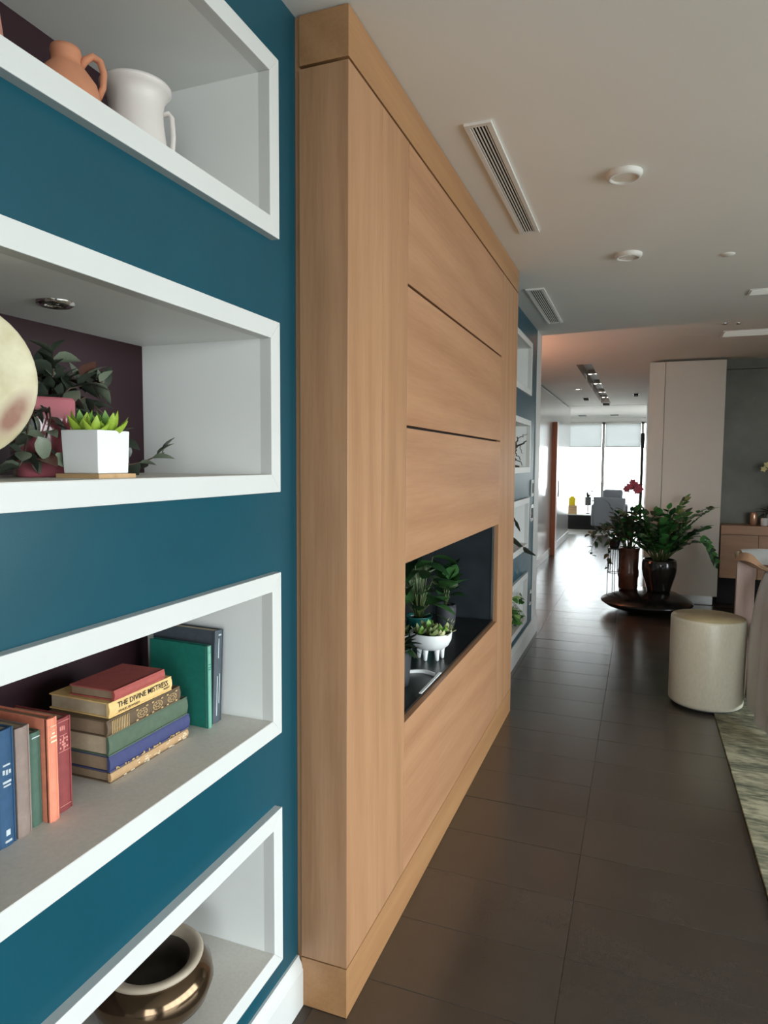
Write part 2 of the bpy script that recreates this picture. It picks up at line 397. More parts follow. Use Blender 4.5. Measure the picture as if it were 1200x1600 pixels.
def text_mesh(body, size, mt, depth=.0002, bold=0., xs=1.):
    cu = bpy.data.curves.new('lettering', 'FONT'); cu.body = body; cu.size = size; cu.extrude = depth; cu.offset = bold; cu.align_x = 'LEFT'; cu.align_y = 'BOTTOM'
    cu.resolution_u = 2
    o = bpy.data.objects.new('lettering', cu); COL.objects.link(o)
    dg = bpy.context.evaluated_depsgraph_get(); dg.update()
    me = bpy.data.meshes.new_from_object(o.evaluated_get(dg)); bpy.data.objects.remove(o); bpy.data.curves.remove(cu)
    me.materials.clear(); me.materials.append(MATS[mt])
    return me

# ================================================================== the setting
H = 2.70
WX = -0.874            # face of the blue wall
FX = -0.852            # face of the white shelf frames
NB = -1.242            # back of the shelf recesses
Y1, Y2 = 1.6195, 4.1386   # oak unit, near and far end
XF = -0.7193           # oak unit front
WEND = 6.25            # end of the blue wall
HX = -1.40             # hall wall on the left
PANEL_Y = 8.10
SHELVES = [(0.225, 0.648), (0.849, 1.271), (1.4765, 1.898), (2.100, 2.523)]   # outer heights of the frames
FRW = .044

# floor: grout bed, tiles laid one by one in view
mb = MB().box((-4.0, -3.6, -.06), (4.7, 18.2, -.0013))
floor = struct('floor', mb, 'grout')
TW, TD, GAP = .60, .30, .0024
tm = {}
def tile_mesh(w, d):
    k = (round(w, 3), round(d, 3))
    if k not in tm:
        b = .0008; w2, d2 = w / 2 - GAP / 2, d / 2 - GAP / 2
        vs = [(-w2, -d2, -.009), (w2, -d2, -.009), (w2, d2, -.009), (-w2, d2, -.009),
              (-w2, -d2, -b), (w2, -d2, -b), (w2, d2, -b), (-w2, d2, -b),
              (-w2 + b, -d2 + b, 0), (w2 - b, -d2 + b, 0), (w2 - b, d2 - b, 0), (-w2 + b, d2 - b, 0)]
        fs = [(8, 9, 10, 11)] + [(i, (i + 1) % 4, 4 + (i + 1) % 4, 4 + i) for i in range(4)] + [(4 + i, 4 + (i + 1) % 4, 8 + (i + 1) % 4, 8 + i) for i in range(4)]
        tm[k] = MB().add(vs, fs).mesh('floor_tile', 'floor_tile_stone')
    return tm[k]
def lay(x0, x1, ya, yb):
    k = math.ceil((ya - .28) / TD); y = .28 + k * TD
    while y + TD <= yb + .16:
        o = bpy.data.objects.new('floor_tile', tile_mesh(x1 - x0, TD)); COL.objects.link(o); o.parent = floor
        o.location = ((x0 + x1) / 2, y + TD / 2, random.uniform(-.0003, .0003))
        o.rotation_euler = (random.gauss(0, .0016), random.gauss(0, .0010), 0)
        y += TD
lay(-.825, -.175, 1.0, 15.2); lay(-.175, .475, 1.3, 15.2); lay(.475, 1.125, 2.0, 8.0); lay(-1.475, -.825, 3.9, 15.2); lay(-1.475, -.825, 1.0, 1.5)
# the rest of the tiling is out of the picture: one slab of the same stone
mb = MB().box((1.125, -3.5, -.02), (4.6, 8.2, 0)).box((-.874, -3.5, -.02), (1.125, 1.17, 0)).box((-.175, 1.17, -.02), (1.125, 1.47, 0)).box((.475, 1.47, -.02), (1.125, 2.07, 0)).box((-4, 6.3, -.02), (-1.475, 9.5, 0))
o = mb.build('floor_slab', 'floor_tile_stone', floor)
o = MB().box((-3.5, 15.2, -.02), (2, 18.1, .001)).build('carpet', 'carpet_grey', floor)

# ceiling with the light slot over the hall
SX0, SX1, SY0, SY1 = -.745, -.568, 8.22, 13.5
mb = MB()
mb.box((-4, -3.6, H), (4.7, SY0, H + .15)).box((-4, SY0, H), (SX0, 14.05, H + .15)).box((SX1, SY0, H), (4.7, 14.05, H + .15)).box((SX0, SY1, H), (SX1, 14.05, H + .15))
mb.box((-4, 14.11, H), (4.7, 18.2, H + .15)).box((-4, 14.0, H + .05), (4.7, 14.2, H + .2))
ceil = struct('ceiling', mb, 'ceiling_paint')
MB().box((SX0 - .02, SY0 - .02, H + .13), (SX1 + .02, SY1 + .02, H + .2)).box((SX0 + .0005, SY0, H + .001), (SX0 + .003, SY1, H + .13)).box((SX1 - .003, SY0, H + .001), (SX1 - .0005, SY1, H + .13)).box((SX0, SY0 + .0005, H + .001), (SX1, SY0 + .003, H + .13)).build('slot_shade_liner', 'slot_shade_grey', ceil)  # added grey sheets that darken the slot as shade would

# blue wall on the left
mb = MB()
mb.box((-1.32, -3.6, 0), (-1.262, WEND, H))
def wall_section(ya, yb, na, nb):
    zs = [0]
    for z0, z1 in SHELVES: zs += [z0 + .03, z1 - .03]
    zs.append(H)
    for i in range(0, len(zs), 2): mb.box((-1.265, ya, zs[i]), (WX, yb, zs[i + 1]))
    for i in range(1, len(zs) - 1, 2):
        mb.box((-1.265, ya, zs[i]), (WX, na, zs[i + 1])); mb.box((-1.265, nb, zs[i]), (WX, yb, zs[i + 1]))
NEAR_N = (-.62, 1.501)       # outer ends of the near recesses
FAR_N = (4.257, 5.628)       # outer ends of the far recesses
wall_section(-3.6, Y1 + .02, NEAR_N[0] + .03, NEAR_N[1] - .03)
wall_section(Y2 - .02, WEND, FAR_N[0] + .03, FAR_N[1] - .03)
mb.box((-4, WEND, 0), (-1.262, WEND - .1, H))
struct('wall_left', mb, 'blue_paint')
# white corner casing where the blue wall ends
mb = MB().box((WX - .02, 6.02, 0), (WX + .006, WEND + .004, H)).box((-1.32, WEND - .002, 0), (WX + .006, WEND + .012, H))
struct('trim_1', mb, 'white_paint', bevel=.002)
# baseboards with a moulded top
def base_profile(h=.148, t=.02):
    return [(0, 0), (t, 0), (t, h * .74), (t * .86, h * .76), (t * .86, h * .80), (t * .66, h * .88), (t * .4, h * .95), (t * .34, h), (0, h)]
mb = MB()
for a, b in ((-3.6, Y1 - .001), (Y2 + .001, WEND + .014)): mb.prism([(WX + p[0], p[1]) for p in base_profile()], 'y', a, b)
struct('baseboard_left', mb, 'white_paint')
# hall wall, lacquered panels and its base
mb = MB().box((HX - .12, 9.5, 0), (HX, 14.6, H)).box((-4, 9.5, 0), (HX, 9.62, H)).box((-4.1, 6.1, 0), (-4, 9.6, H))
struct('wall_hall', mb, 'lacquer_white')
struct('shadow_gap_strip', MB().box((HX, 9.62, H - .025), (HX + .004, 14.05, H - .001)), 'black_metal')  # black strip stands in for the shade of a gap under the ceiling
mb = MB().box((HX, 9.5, .0), (HX + .012, 11.545, .13)).box((HX, 12.52, 0), (HX + .012, 14.6, .13))
struct('baseboard_hall', mb, 'white_paint', bevel=.002)
# study beyond the hall
mb = MB().box((-3.6, 14.6, 0), (-3.5, 18.2, H)).box((-3.5, 14.6, 0), (HX - .001, 14.5, H)).box((2.0, 14.4, 0), (2.1, 18.2, H)).box((.075, 14.35, 0), (2.0, 14.45, H))
struct('wall_study', mb, 'wall_white')
# right hand hall wall behind the tall cupboard, and the grey plaster wall
struct('wall_hall_right', MB().box((.075, 8.62, 0), (.2, 14.4, H)), 'wall_white')
mb = MB().box((.80, 8.42, 0), (4.7, 8.62, H))
struct('wall_back_right', mb, 'grey_plaster')
struct('trim_2', MB().box((.80, 8.36, 2.60), (4.6, 8.4195, H)), 'grey_plaster')
struct('wall_behind', MB().box((-1.3, -3.7, 0), (1.2, -3.6, H)).box((4.2, -3.7, 0), (4.7, -3.6, H)).box((1.2, -3.7, 0), (4.2, -3.6, .1)).box((1.2, -3.7, 2.6), (4.2, -3.6, H)), 'wall_white')
w3 = thing('window_3', None, None); w3['kind'] = 'structure'
mb = MB().box((1.2, -3.68, .1), (4.2, -3.62, .16)).box((1.2, -3.68, 2.54), (4.2, -3.62, 2.6))
for x in (1.23, 2.2, 3.2, 4.17): mb.box((x - .03, -3.68, .1), (x + .03, -3.62, 2.6))
mb.build('window_frame', 'steel', w3)
for a, b in ((1.26, 2.17), (2.23, 3.17), (3.23, 4.14)): MB().box((a, -3.653, .16), (b, -3.647, 2.54)).build('pane', 'window_glass', w3)
mb = MB().box((WIN_X, -3.6, 0), (WIN_X + .12, WIN_Y0, H)).box((WIN_X, WIN_Y1, 0), (WIN_X + .12, 8.62, H)).box((WIN_X, WIN_Y0, 0), (WIN_X + .12, WIN_Y1, .1)).box((WIN_X, WIN_Y0, 2.6), (WIN_X + .12, WIN_Y1, H))
struct('wall_right', mb, 'wall_white')
w2 = thing('window_2', None, None); w2['kind'] = 'structure'
ys = [WIN_Y0 + i * (WIN_Y1 - WIN_Y0) / 6 for i in range(7)]
mb = MB()
for y in ys: mb.box((WIN_X + .02, max(WIN_Y0, y - .03), .1), (WIN_X + .09, min(WIN_Y1, y + .03), 2.6))
mb.box((WIN_X + .02, WIN_Y0, .1), (WIN_X + .09, WIN_Y1, .16)).box((WIN_X + .02, WIN_Y0, 2.54), (WIN_X + .09, WIN_Y1, 2.6))
mb.build('window_frame', 'steel', w2)
for i in range(6): MB().box((WIN_X + .05, ys[i] + .03, .16), (WIN_X + .056, ys[i + 1] - .03, 2.54)).build('pane', 'window_glass', w2)
# far window
WY = 18.0
mb = MB().box((-3.6, WY, 2.6), (2.1, WY + .12, H)).box((-3.6, WY, 0), (2.1, WY + .12, .05)).box((-3.6, WY, 0), (-3.36, WY + .12, H)).box((1.96, WY, 0), (2.1, WY + .12, H))
struct('wall_far', mb, 'wall_white')
w1 = thing('window_1', None, None); w1['kind'] = 'structure'
mb = MB()
for x in (-3.36, -2.68, -1.79, -.905, .02, .95, 1.96): mb.box((x - .035, WY + .01, .05), (x + .035, WY + .09, 2.6))
mb.box((-3.36, WY + .01, 2.55), (1.96, WY + .09, 2.6)).box((-3.36, WY + .01, .05), (1.96, WY + .09, .1)).box((-3.36, WY + .02, 1.03), (1.96, WY + .06, 1.05))
mb.build('window_frame', 'steel', w1)
xs = (-2.68, -1.79, -.905, .02, .95)
xp = (-3.36,) + xs + (1.96,)
for i in range(6): MB().box((xp[i] + .035, WY + .05, .1), (xp[i + 1] - .035, WY + .056, 2.55)).build('pane', 'window_glass', w1)
for i, lb in ((0, 'far left of the three'), (1, 'left of the window bar'), (2, 'right of the window bar')):
    b = thing('roller_blind', 'half lowered pale roller blind in the far study window, ' + lb, 'blind', (xs[i] / 2 + xs[i + 1] / 2, WY - .03, 2.58), group='roller blinds of the study')
    MB().box((xs[i] + .04, WY - .018, 1.99), (xs[i + 1] - .04, WY - .014, 2.56)).build('blind_cloth', 'blind_fabric', b)
    MB().box((xs[i] + .04, WY - .024, 1.965), (xs[i + 1] - .04, WY - .008, 1.99)).build('hem_bar', 'steel', b)
    MB().tube([(xs[i] + .04, WY - .03, 2.57), (xs[i + 1] - .04, WY - .03, 2.57)], .025, 10).build('roller', 'plastic_white', b)
# wooden sliding door on the hall wall
d1 = thing('door_1', None, None, (HX, 11.55, 0)); d1['kind'] = 'structure'
MB().box((HX + .001, 11.55, .002), (HX + .085, 11.72, 2.24)).build('door_jamb', 'door_wood', d1, bevel=.003)
MB().box((HX + .001, 11.72, .006), (HX + .012, 12.5, 2.22)).build('door_leaf', 'lacquer_white', d1)
MB().tube([(HX + .03, 12.38, .95), (HX + .03, 12.38, 1.25)], .012, 8).build('door_handle', 'steel', d1)

# ================================================================== built-in shelves
def recess(name, label, ya, yb, z0, z1, puck=None):
    t = thing(name, label, 'shelf', (FX, yb, z0), group='white framed wall recesses')
    f = FRW
    mb = MB()
    def mitre(p, q, r, s_):   # frame bar: outer p-q, inner s-r  (y,z pairs)
        vs = [(FX, *p), (FX, *q), (FX, *r), (FX, *s_), (WX - .01, *p), (WX - .01, *q), (WX - .01, *r), (WX - .01, *s_)]
        return MB().add(vs, [(0, 1, 2, 3), (7, 6, 5, 4), (0, 4, 5, 1), (1, 5, 6, 2), (2, 6, 7, 3), (3, 7, 4, 0)])
    A, B, C, D = (ya, z0), (yb, z0), (yb, z1), (ya, z1)
    a, b, c, d = (ya + f, z0 + f), (yb - f, z0 + f), (yb - f, z1 - f), (ya + f, z1 - f)
    for p, q, r, s_ in ((A, B, b, a), (B, C, c, b), (C, D, d, c), (D, A, a, d)): mitre(p, q, r, s_).build('frame_bar', 'white_paint', t, bevel=.0012)
    th = .012
    MB().box((NB, ya + f + .0005, z0 + f - .006), (FX - .0012, yb - f - .0005, z0 + f + .0006)).build('shelf_board', 'shelf_sand', t)
    MB().box((NB, ya + f - th, z1 - f), (WX - .009, yb - f + th, z1 - f + th)).build('top_board', 'niche_white', t)
    MB().box((NB, yb - f, z0 + f), (WX - .009, yb - f + th, z1 - f)).build('side_panel', 'niche_white', t)
    MB().box((NB, ya + f - th, z0 + f), (WX - .009, ya + f, z1 - f)).build('side_panel', 'niche_white', t)
    MB().box((NB - .012, ya + f - th, z0 + f - th), (NB, yb - f + th, z1 - f + th)).build('back_panel', 'plum_paint', t)
    return t
rows = ['lowest', 'second lowest', 'second highest', 'top']
holds = ['holding the bronze bowl', 'holding the books', 'holding the white planter and round vase', 'holding the jug and white pot']
fholds = ['with a leafy green plant', 'with dark spiky leaves', 'with a twisted branch', 'with nothing in view']
for i, (z0, z1) in enumerate(SHELVES):
    recess('wall_shelf', 'white framed recess in the near blue wall ' + holds[i], *NEAR_N, z0, z1)
    recess('wall_shelf', 'white framed recess beyond the oak unit, ' + rows[i] + ', ' + fholds[i], *FAR_N, z0, z1)
SF = [z0 + FRW for z0, z1 in SHELVES]     # shelf surfaces

# ================================================================== oak unit
U = thing('oak_wall_unit', 'tall oak wall unit with grooved panels and a black planted recess', 'wall unit', (XF, Y1, 0))
ZG, ZP = 2.569, .144; YV1, YV2 = 2.0957, 3.6597; ZS1, ZS2, ZN1, ZN2 = 2.1237, 1.6699, 1.2187, .6742
mb = MB()
mb.box((WX - .02, Y1 + .02, .005), (XF - .024, YV1 - .01, H - .01)).box((WX - .02, YV2 + .01, .005), (XF - .024, Y2 - .02, H - .01))
mb.box((WX - .02, YV1 - .01, ZN1 + .01), (XF - .024, YV2 + .01, H - .01)).box((WX - .02, YV1 - .01, .005), (XF - .024, YV2 + .01, ZN2 - .012))
mb.build('carcass', 'black_void', U)
bw = .0012
ys_ = 1.8625
MB().box((WX + .014, Y1, ZP + .003), (XF, ys_ - .0005, ZG - .004)).build('post_board', 'oak_vertical', U, bevel=bw)
MB().box((XF - .024, ys_ + .0005, ZP + .003), (XF, YV1 - .002, ZG - .004)).build('post_board', 'oak_vertical', U, bevel=bw)
MB().box((WX - .01, Y1 + .006, 0), (WX + .013, Y1 + .06, H - .002)).build('scribe_strip', 'oak_vertical', U)
MB().box((XF - .024, YV2 + .002, ZP + .003), (XF, 3.76, ZG - .004)).build('post_board', 'oak_vertical', U, bevel=bw)
MB().box((XF - .024, 3.761, ZP + .003), (XF, 3.99, ZG - .004)).build('post_board', 'oak_vertical', U, bevel=bw)
MB().box((WX, 3.991, ZP + .003), (XF, Y2, ZG - .004)).build('post_board', 'oak_vertical', U, bevel=bw)
MB().box((WX + .014, Y1, ZG + .004), (XF, Y2, H - .002)).build('top_band', 'oak_band', U, bevel=bw)
MB().box((WX + .014, Y1 - .0005, 0.001), (XF + .0005, Y2, ZP)).build('plinth', 'oak_band', U, bevel=bw)
for a, b in ((ZS1 + .0045, ZG - .005), (ZS2 + .0045, ZS1 - .0045), (ZN1, ZS2 - .0045), (ZP + .003, ZN2)):
    MB().box((XF - .024, YV1 + .001, a), (XF, YV2 - .001, b)).build('panel', 'oak_horizontal', U, bevel=bw)
NBX = -1.09
MB().box((NBX, YV1, ZN2 - .012), (XF - .024, YV2, ZN2 + .008)).build('niche_floor', 'black_stone', U)
MB().box((NBX - .012, YV1 - .01, ZN2 - .012), (NBX, YV2 + .01, ZN1 + .012)).build('niche_back', 'black_stone', U)
MB().box((NBX, YV1, ZN1), (XF - .024, YV2, ZN1 + .012)).build('niche_top', 'black_void', U)
for y0, y1 in ((YV1 - .012, YV1), (YV2, YV2 + .012)): MB().box((NBX, y0, ZN2 - .012), (XF - .024, y1, ZN1 + .012)).build('niche_side', 'slate', U)
# thin steel edge around the opening
for a, b in (((XF - .034, YV1, ZN2 + .002), (XF - .022, YV2, ZN2 + .011)), ((XF - .034, YV1, ZN1 - .006), (XF - .022, YV2, ZN1)), ((XF - .034, YV2 - .005, ZN2), (XF - .022, YV2, ZN1)), ((XF - .034, YV1, ZN2), (XF - .022, YV1 + .005, ZN1))):
    MB().box(a, b).build('steel_edge', 'steel' if a[1] > 3 else 'black_metal', U)

# ================================================================== ceiling fittings
def vent(label, x0, x1, y0, y1, n):
    t = thing('ceiling_vent', label, 'vent', ((x0 + x1) / 2, (y0 + y1) / 2, H), group='ceiling vents')
    w = .019
    MB().box((x0 + w * .8, y0 + w * .8, H - .0015), (x1 - w * .8, y1 - w * .8, H - .0005)).build('dark_backing', 'vent_dark', t)
    mb = MB().box((x0, y0, H - .010), (x0 + w, y1, H)).box((x1 - w, y0, H - .010), (x1, y1, H)).box((x0 + w, y0, H - .010), (x1 - w, y0 + w, H)).box((x0 + w, y1 - w, H - .010), (x1 - w, y1, H))
    mb.build('vent_frame', 'plastic_white', t, bevel=.001)
    iw = (x1 - x0 - 2 * w)
    for i in range(n):
        xc = x0 + w + iw * (i + .5) / n
        MB().box((xc - iw / n * .2, y0 + w, H - .008), (xc + iw / n * .2, y1 - w, H - .005)).build('slat', 'plastic_white', t)
vent('long white slotted ceiling vent beside the oak unit, nearer the camera', -.600, -.505, 2.31, 3.465, 5)
vent('white slotted ceiling vent beyond the oak unit, in front of the far shelves', -.750, -.630, 4.575, 5.71, 6)
def downlight(label, x, y, r, name='downlight', thick=.022):
    t = thing(name, label, 'ceiling light', (x, y, H), group='round ceiling lights')
    MB().lathe([(r * .7, H - thick * .4), (r * .74, H - thick), (r * .9, H - thick), (r, H - thick * .5), (r, H)], 36, (x, y)).build('trim_ring', 'plastic_white', t)
    MB().lathe([(0, H - thick * .75), (r * .72, H - thick * .75)], 36, (x, y)).build('diffuser', 'downlight_lens', t)
downlight('round white ceiling light nearer the camera, right of the long vent', -.098, 2.905, .068)
downlight('round white ceiling light farther off, second along the ceiling', -.101, 4.009, .072)
t = MB().lathe([(0, H - .006), (.034, H - .006), (.038, H)], 28, (.407, 4.19)).build('sprinkler_cover', 'ceiling_paint'); tag(t, 'small round sprinkler cover painted like the ceiling, right of the far round light', 'sprinkler cover')
for lb, x0, y0, y1 in (('bright rectangular ceiling light panel at the right edge, the nearer one', .632, 5.065, 5.226), ('bright rectangular ceiling light panel at the right edge, the farther longer one', .630, 6.55, 6.827)):
    t = thing('ceiling_light_panel', lb, 'ceiling light', (x0 + .6, (y0 + y1) / 2, H), group='rectangular light panels')
    MB().box((x0, y0, H - .006), (x0 + 1.2, y1, H)).build('panel_frame', 'plastic_white', t)
    MB().box((x0 + .015, y0 + .012, H - .008), (x0 + 1.185, y1 - .012, H - .005)).build('diffuser', 'panel_diffuser', t)
for x, y, lb in ((.60, 6.2, 'tiny ceiling sensor just before the farther light panel, left one'), (.70, 6.22, 'tiny ceiling sensor just before the farther light panel, right one')):
    o = MB().lathe([(0, H - .014), (.016, H - .012), (.022, H - .004), (.022, H)], 16, (x, y)).build('ceiling_sensor', 'steel'); tag(o, lb, 'sensor')
# spots in the hall slot
for i, y in enumerate((9.8, 11.0, 12.3, 13.3)):
    t = thing('slot_light', 'short lit bar in the hall ceiling slot, number %s from the living room' % ['one', 'two', 'three', 'four'][i], 'ceiling light', (-.67, y, H + .08), group='lights in the hall slot')
    MB().box((SX0 + .02, y - .035, H + .085), (SX1 - .005, y + .035, H + .13)).build('housing', 'plastic_white', t)
    sl_ = bpy.data.lights.new('slot_bulb', 'SPOT'); sl_.energy = 10; sl_.color = (1, .9, .78); sl_.spot_size = 1.9; sl_.spot_blend = .6; sl_.shadow_soft_size = .04
    so_ = bpy.data.objects.new('slot_bulb', sl_); COL.objects.link(so_); so_.parent = t; so_.location = (.015, 0, -.01)
    for s_ in (-.04, .045): MB().lathe([(0, H + .082), (.022, H + .082), (.024, H + .086)], 14, (-.655 + s_, y)).build('lamp', 'lamp_glow', t)
t = thing('downlight', 'small lit round downlight in the hall ceiling left of the slot', 'ceiling light', (-.948, 10.9, H))
MB().lathe([(.03, H - .002), (.045, H - .008), (.055, H)], 20, (-.948, 10.9)).build('trim_ring', 'plastic_white', t); MB().lathe([(0, H - .004), (.032, H - .004)], 16, (-.948, 10.9)).build('lamp', 'lamp_glow', t)
for lb, x, y, w in (('dark square grille in the hall ceiling left of the slot', -.944, 12.54, .055), ('dark square grille in the hall ceiling by the white cupboard', -.11, 12.0, .05), ('dark grille at the far end of the hall slot', -.66, 13.75, .085)):
    t = thing('ceiling_grille', lb, 'vent', (x, y, H), group='dark ceiling grilles'); MB().box((x - w, y - .16, H - .004), (x + w, y + .16, H - .0005)).build('grille_frame', 'black_metal', t)
    MB().box((x - w * .7, y - .12, H - .025), (x + w * .7, y + .12, H - .004)).build('grille_box', 'vent_dark', t)
for i, (x, y) in enumerate(((-1.35, 16.9), (-.62, 16.9))):
    t = thing('ceiling_grille', 'grey grille in the study ceiling, ' + ('left' if i == 0 else 'right') + ' of two', 'vent', (x, y, H), group='study ceiling grilles')
    MB().box((x - .09, y - .2, H - .004), (x + .09, y + .2, H - .0005)).build('grille_frame', 'grey_pot', t)

# wall switches at the end of the blue wall
for nm, lb, y0, y1, z0, z1, ms in (('switch_plate', 'white switch plate on the blue wall end, upper', 5.83, 5.95, 1.265, 1.41, ('plastic_white', 'grey_pot')), ('switch_plate', 'chrome switch plate on the blue wall end below the white one', 5.83, 5.95, 1.05, 1.195, ('chrome', 'black_metal')), ('wall_socket', 'chrome wall socket low on the blue wall end', 5.85, 5.95, .315, .445, ('chrome', 'black_metal'))):
    t = thing(nm, lb, 'switch' if nm[0] == 's' else 'socket', (WX, (y0 + y1) / 2, z0))
    MB().box((WX, y0, z0), (WX + .008, y1, z1)).build('plate', ms[0], t, bevel=.002)
    MB().box((WX + .008, y0 + .035, z0 + .03), (WX + .012, y1 - .035, z1 - .03)).build('rocker', ms[1], t, bevel=.001)

# warm lamp in the side foyer: its glow reaches the hall ceiling
L = thing('floor_lamp', 'orange shaded floor lamp standing in the side foyer', 'lamp', (-2.5, 6.47, 0))
MB().lathe([(0, .003), (.15, .003), (.15, .02), (.02, .03)], 28, (-2.5, 6.47)).build('base', 'black_metal', L)
MB().tube([(-2.5, 6.47, .02), (-2.5, 6.47, 1.45)], .012, 10).build('pole', 'black_metal', L)
MB().lathe([(.17, 1.35), (.13, 1.7)], 28, (-2.5, 6.47)).build('lamp_shade', 'orange_shade', L)
ld = bpy.data.lights.new('lamp_bulb', 'POINT'); ld.energy = 260; ld.color = (1, .47, .28); ld.shadow_soft_size = .08
lo = bpy.data.objects.new('lamp_bulb', ld); COL.objects.link(lo); lo.parent = L; lo.location = (0, 0, 1.6)

# ================================================================== things on the near shelves
def open_vessel(prof_out, wall=.005, floor_t=.01):
    """closed lathe profile of a hollow vessel from its outer profile (bottom to rim)"""
    inn = [(max(0.0, r - wall), z) for r, z in reversed(prof_out) if z > prof_out[0][1] + floor_t]
    return [(0, prof_out[0][1])] + prof_out + inn + [(0, prof_out[0][1] + floor_t)]

# --- top shelf
z = SF[3]
t = thing('clay_jug', 'small terracotta jug with a looped handle on the top shelf', 'jug', (-1.035, 1.022, z), rz=math.radians(-42))
MB().lathe(open_vessel([(.034, 0), (.05, .02), (.062, .055), (.063, .085), (.054, .118), (.036, .142), (.0265, .152), (.0255, .16), (.028, .172), (.026, .180)], .004), 44).build('jug_body', 'terracotta', t, world=False)
MB().tube([(.0, .024, .150), (.0, .034, .168), (.0, .047, .178), (.0, .060, .172), (.0, .066, .152), (.0, .064, .125), (.0, .056, .105)], [.006, .007, .007, .007, .0065, .006, .006], 10).build('handle', 'terracotta', t, world=False)
t = thing('ceramic_pot', 'white glazed pot with flared rim and side handle on the top shelf', 'pot', (-1.03, 1.205, z), rz=math.radians(-50))
MB().lathe(open_vessel([(.04, 0), (.052, .012), (.061, .05), (.061, .09), (.056, .13), (.055, .155), (.059, .175), (.067, .188), (.073, .194), (.073, .2)], .006), 56).build('pot_body', 'white_ceramic', t, world=False)
MB().tube([(0, .052, .152), (0, .066, .158), (0, .073, .15), (0, .075, .11), (0, .071, .055), (0, .055, .04)], [.006, .0055, .0055, .0055, .0055, .006], 10).build('handle', 'white_ceramic', t, world=False)
t = thing('clay_vase', 'rounded pink clay vase at the left end of the top shelf', 'vase', (-1.06, .80, z))
MB().lathe(open_vessel([(.05, 0), (.075, .03), (.085, .09), (.078, .15), (.05, .19), (.035, .2), (.032, .215), (.036, .225)]), 44).build('vase_body', 'pink_clay', t, world=False)
# --- second shelf: round vase, pink pot with trailing plant, white planter
z = SF[2]
t = thing('moon_vase', 'large round cream ceramic moon vase with a rust smoke mark', 'vase', (-.975, .715, z), rz=math.radians(40))
prof = []
for i in range(25):
    a = PI * i / 24; prof.append((math.sin(a), -math.cos(a)))
mb = MB(); mb.lathe([(r, zz) for r, zz in prof], 64)
mb.v = [(x * .125, y * .035, .152 + zz * .125) for x, y, zz in mb.v]
mb.build('vase_body', 'moon_ceramic', t, world=False)
MB().lathe([(0, 0), (.045, 0), (.045, .012), (.036, .022), (.032, .034), (0, .034)], 32, sy=.8).build('foot', 'branch_dark', t, world=False)
t = thing('pink_planter', 'glossy pink pot with a trailing dark leafed plant behind the white planter', 'potted plant', (-1.085, .988, z))
LIMIT[t.name] = ((NB + .008, -.5, SF[2] + .003), (FX + .03, NEAR_N[1] - FRW - .01, SHELVES[2][1] - FRW - .01))
mb = MB(); n = 48; R4 = []
def sq(th, r):   # rounded square outline
    c, s_ = math.cos(th), math.sin(th); k = (abs(c) ** 5 + abs(s_) ** 5) ** (-1 / 5); return r * k * c, r * k * s_
def sq_lathe(mb, prof, rot=.6, n=48):
    vs = []; fs = []; k = len(prof)
    for i in range(n):
        for r, zz in prof:
            x, y = sq(2 * PI * i / n, r); vs.append((x * math.cos(rot) - y * math.sin(rot), x * math.sin(rot) + y * math.cos(rot), zz))
    for i in range(n):
        j = (i + 1) % n
        for q in range(k - 1): fs.append((i * k + q, j * k + q, j * k + q + 1, i * k + q + 1))
    fs.append(tuple(i * k for i in range(n))[::-1]); fs.append(tuple(i * k + k - 1 for i in range(n)))
    return mb.add(vs, fs, True)
sq_lathe(mb, [(.046, 0), (.05, .004), (.0535, .08), (.055, .145), (.053, .151), (.048, .151), (.046, .13)], rot=1.0)
mb.build('pot', 'pink_glaze', t, world=False)
MB().lathe([(0, .132), (.044, .131)], 24).build('soil', 'soil', t, world=False)
lfm = [leaf_mesh('leaf', mm, wid=.62, curl=.25, fold=.25) for mm in ('peperomia_dark', 'peperomia_grey', 'peperomia_red')]
rng = random.Random(3)
def vine(t, pts, nleaf, size, meshes, rng, r=.0018, stem='stem_brown', spread=1.0, wts=None):
    st = MB().tube(pts, [r] * (len(pts) - 1) + [r * .6], 6).build('stem', stem, t, world=False)
    P = [Vector(p) for p in pts]
    for i in range(nleaf):
        u = (i + .6) / nleaf * (len(P) - 1); k = min(int(u), len(P) - 2); p = P[k].lerp(P[k + 1], u - k); d = (P[k + 1] - P[k]).normalized()
        side = d.cross(Vector((rng.uniform(-1, 1), rng.uniform(-1, 1), rng.uniform(.2, 1)))).normalized()
        dr = (d * rng.uniform(.2, .9) + side * spread * rng.choice((-1, 1)) + Vector((0, 0, rng.uniform(-.2, .5)))).normalized()
        s_ = size * rng.uniform(.75, 1.25)
        inst('leaf', rng.choices(meshes, wts)[0] if wts else rng.choice(meshes), st, frame_mtx(p, dr, Vector((rng.uniform(-.5, .5), rng.uniform(-.5, .5), 1)), (s_, s_, s_), rng.uniform(-.5, .5)))
    return st
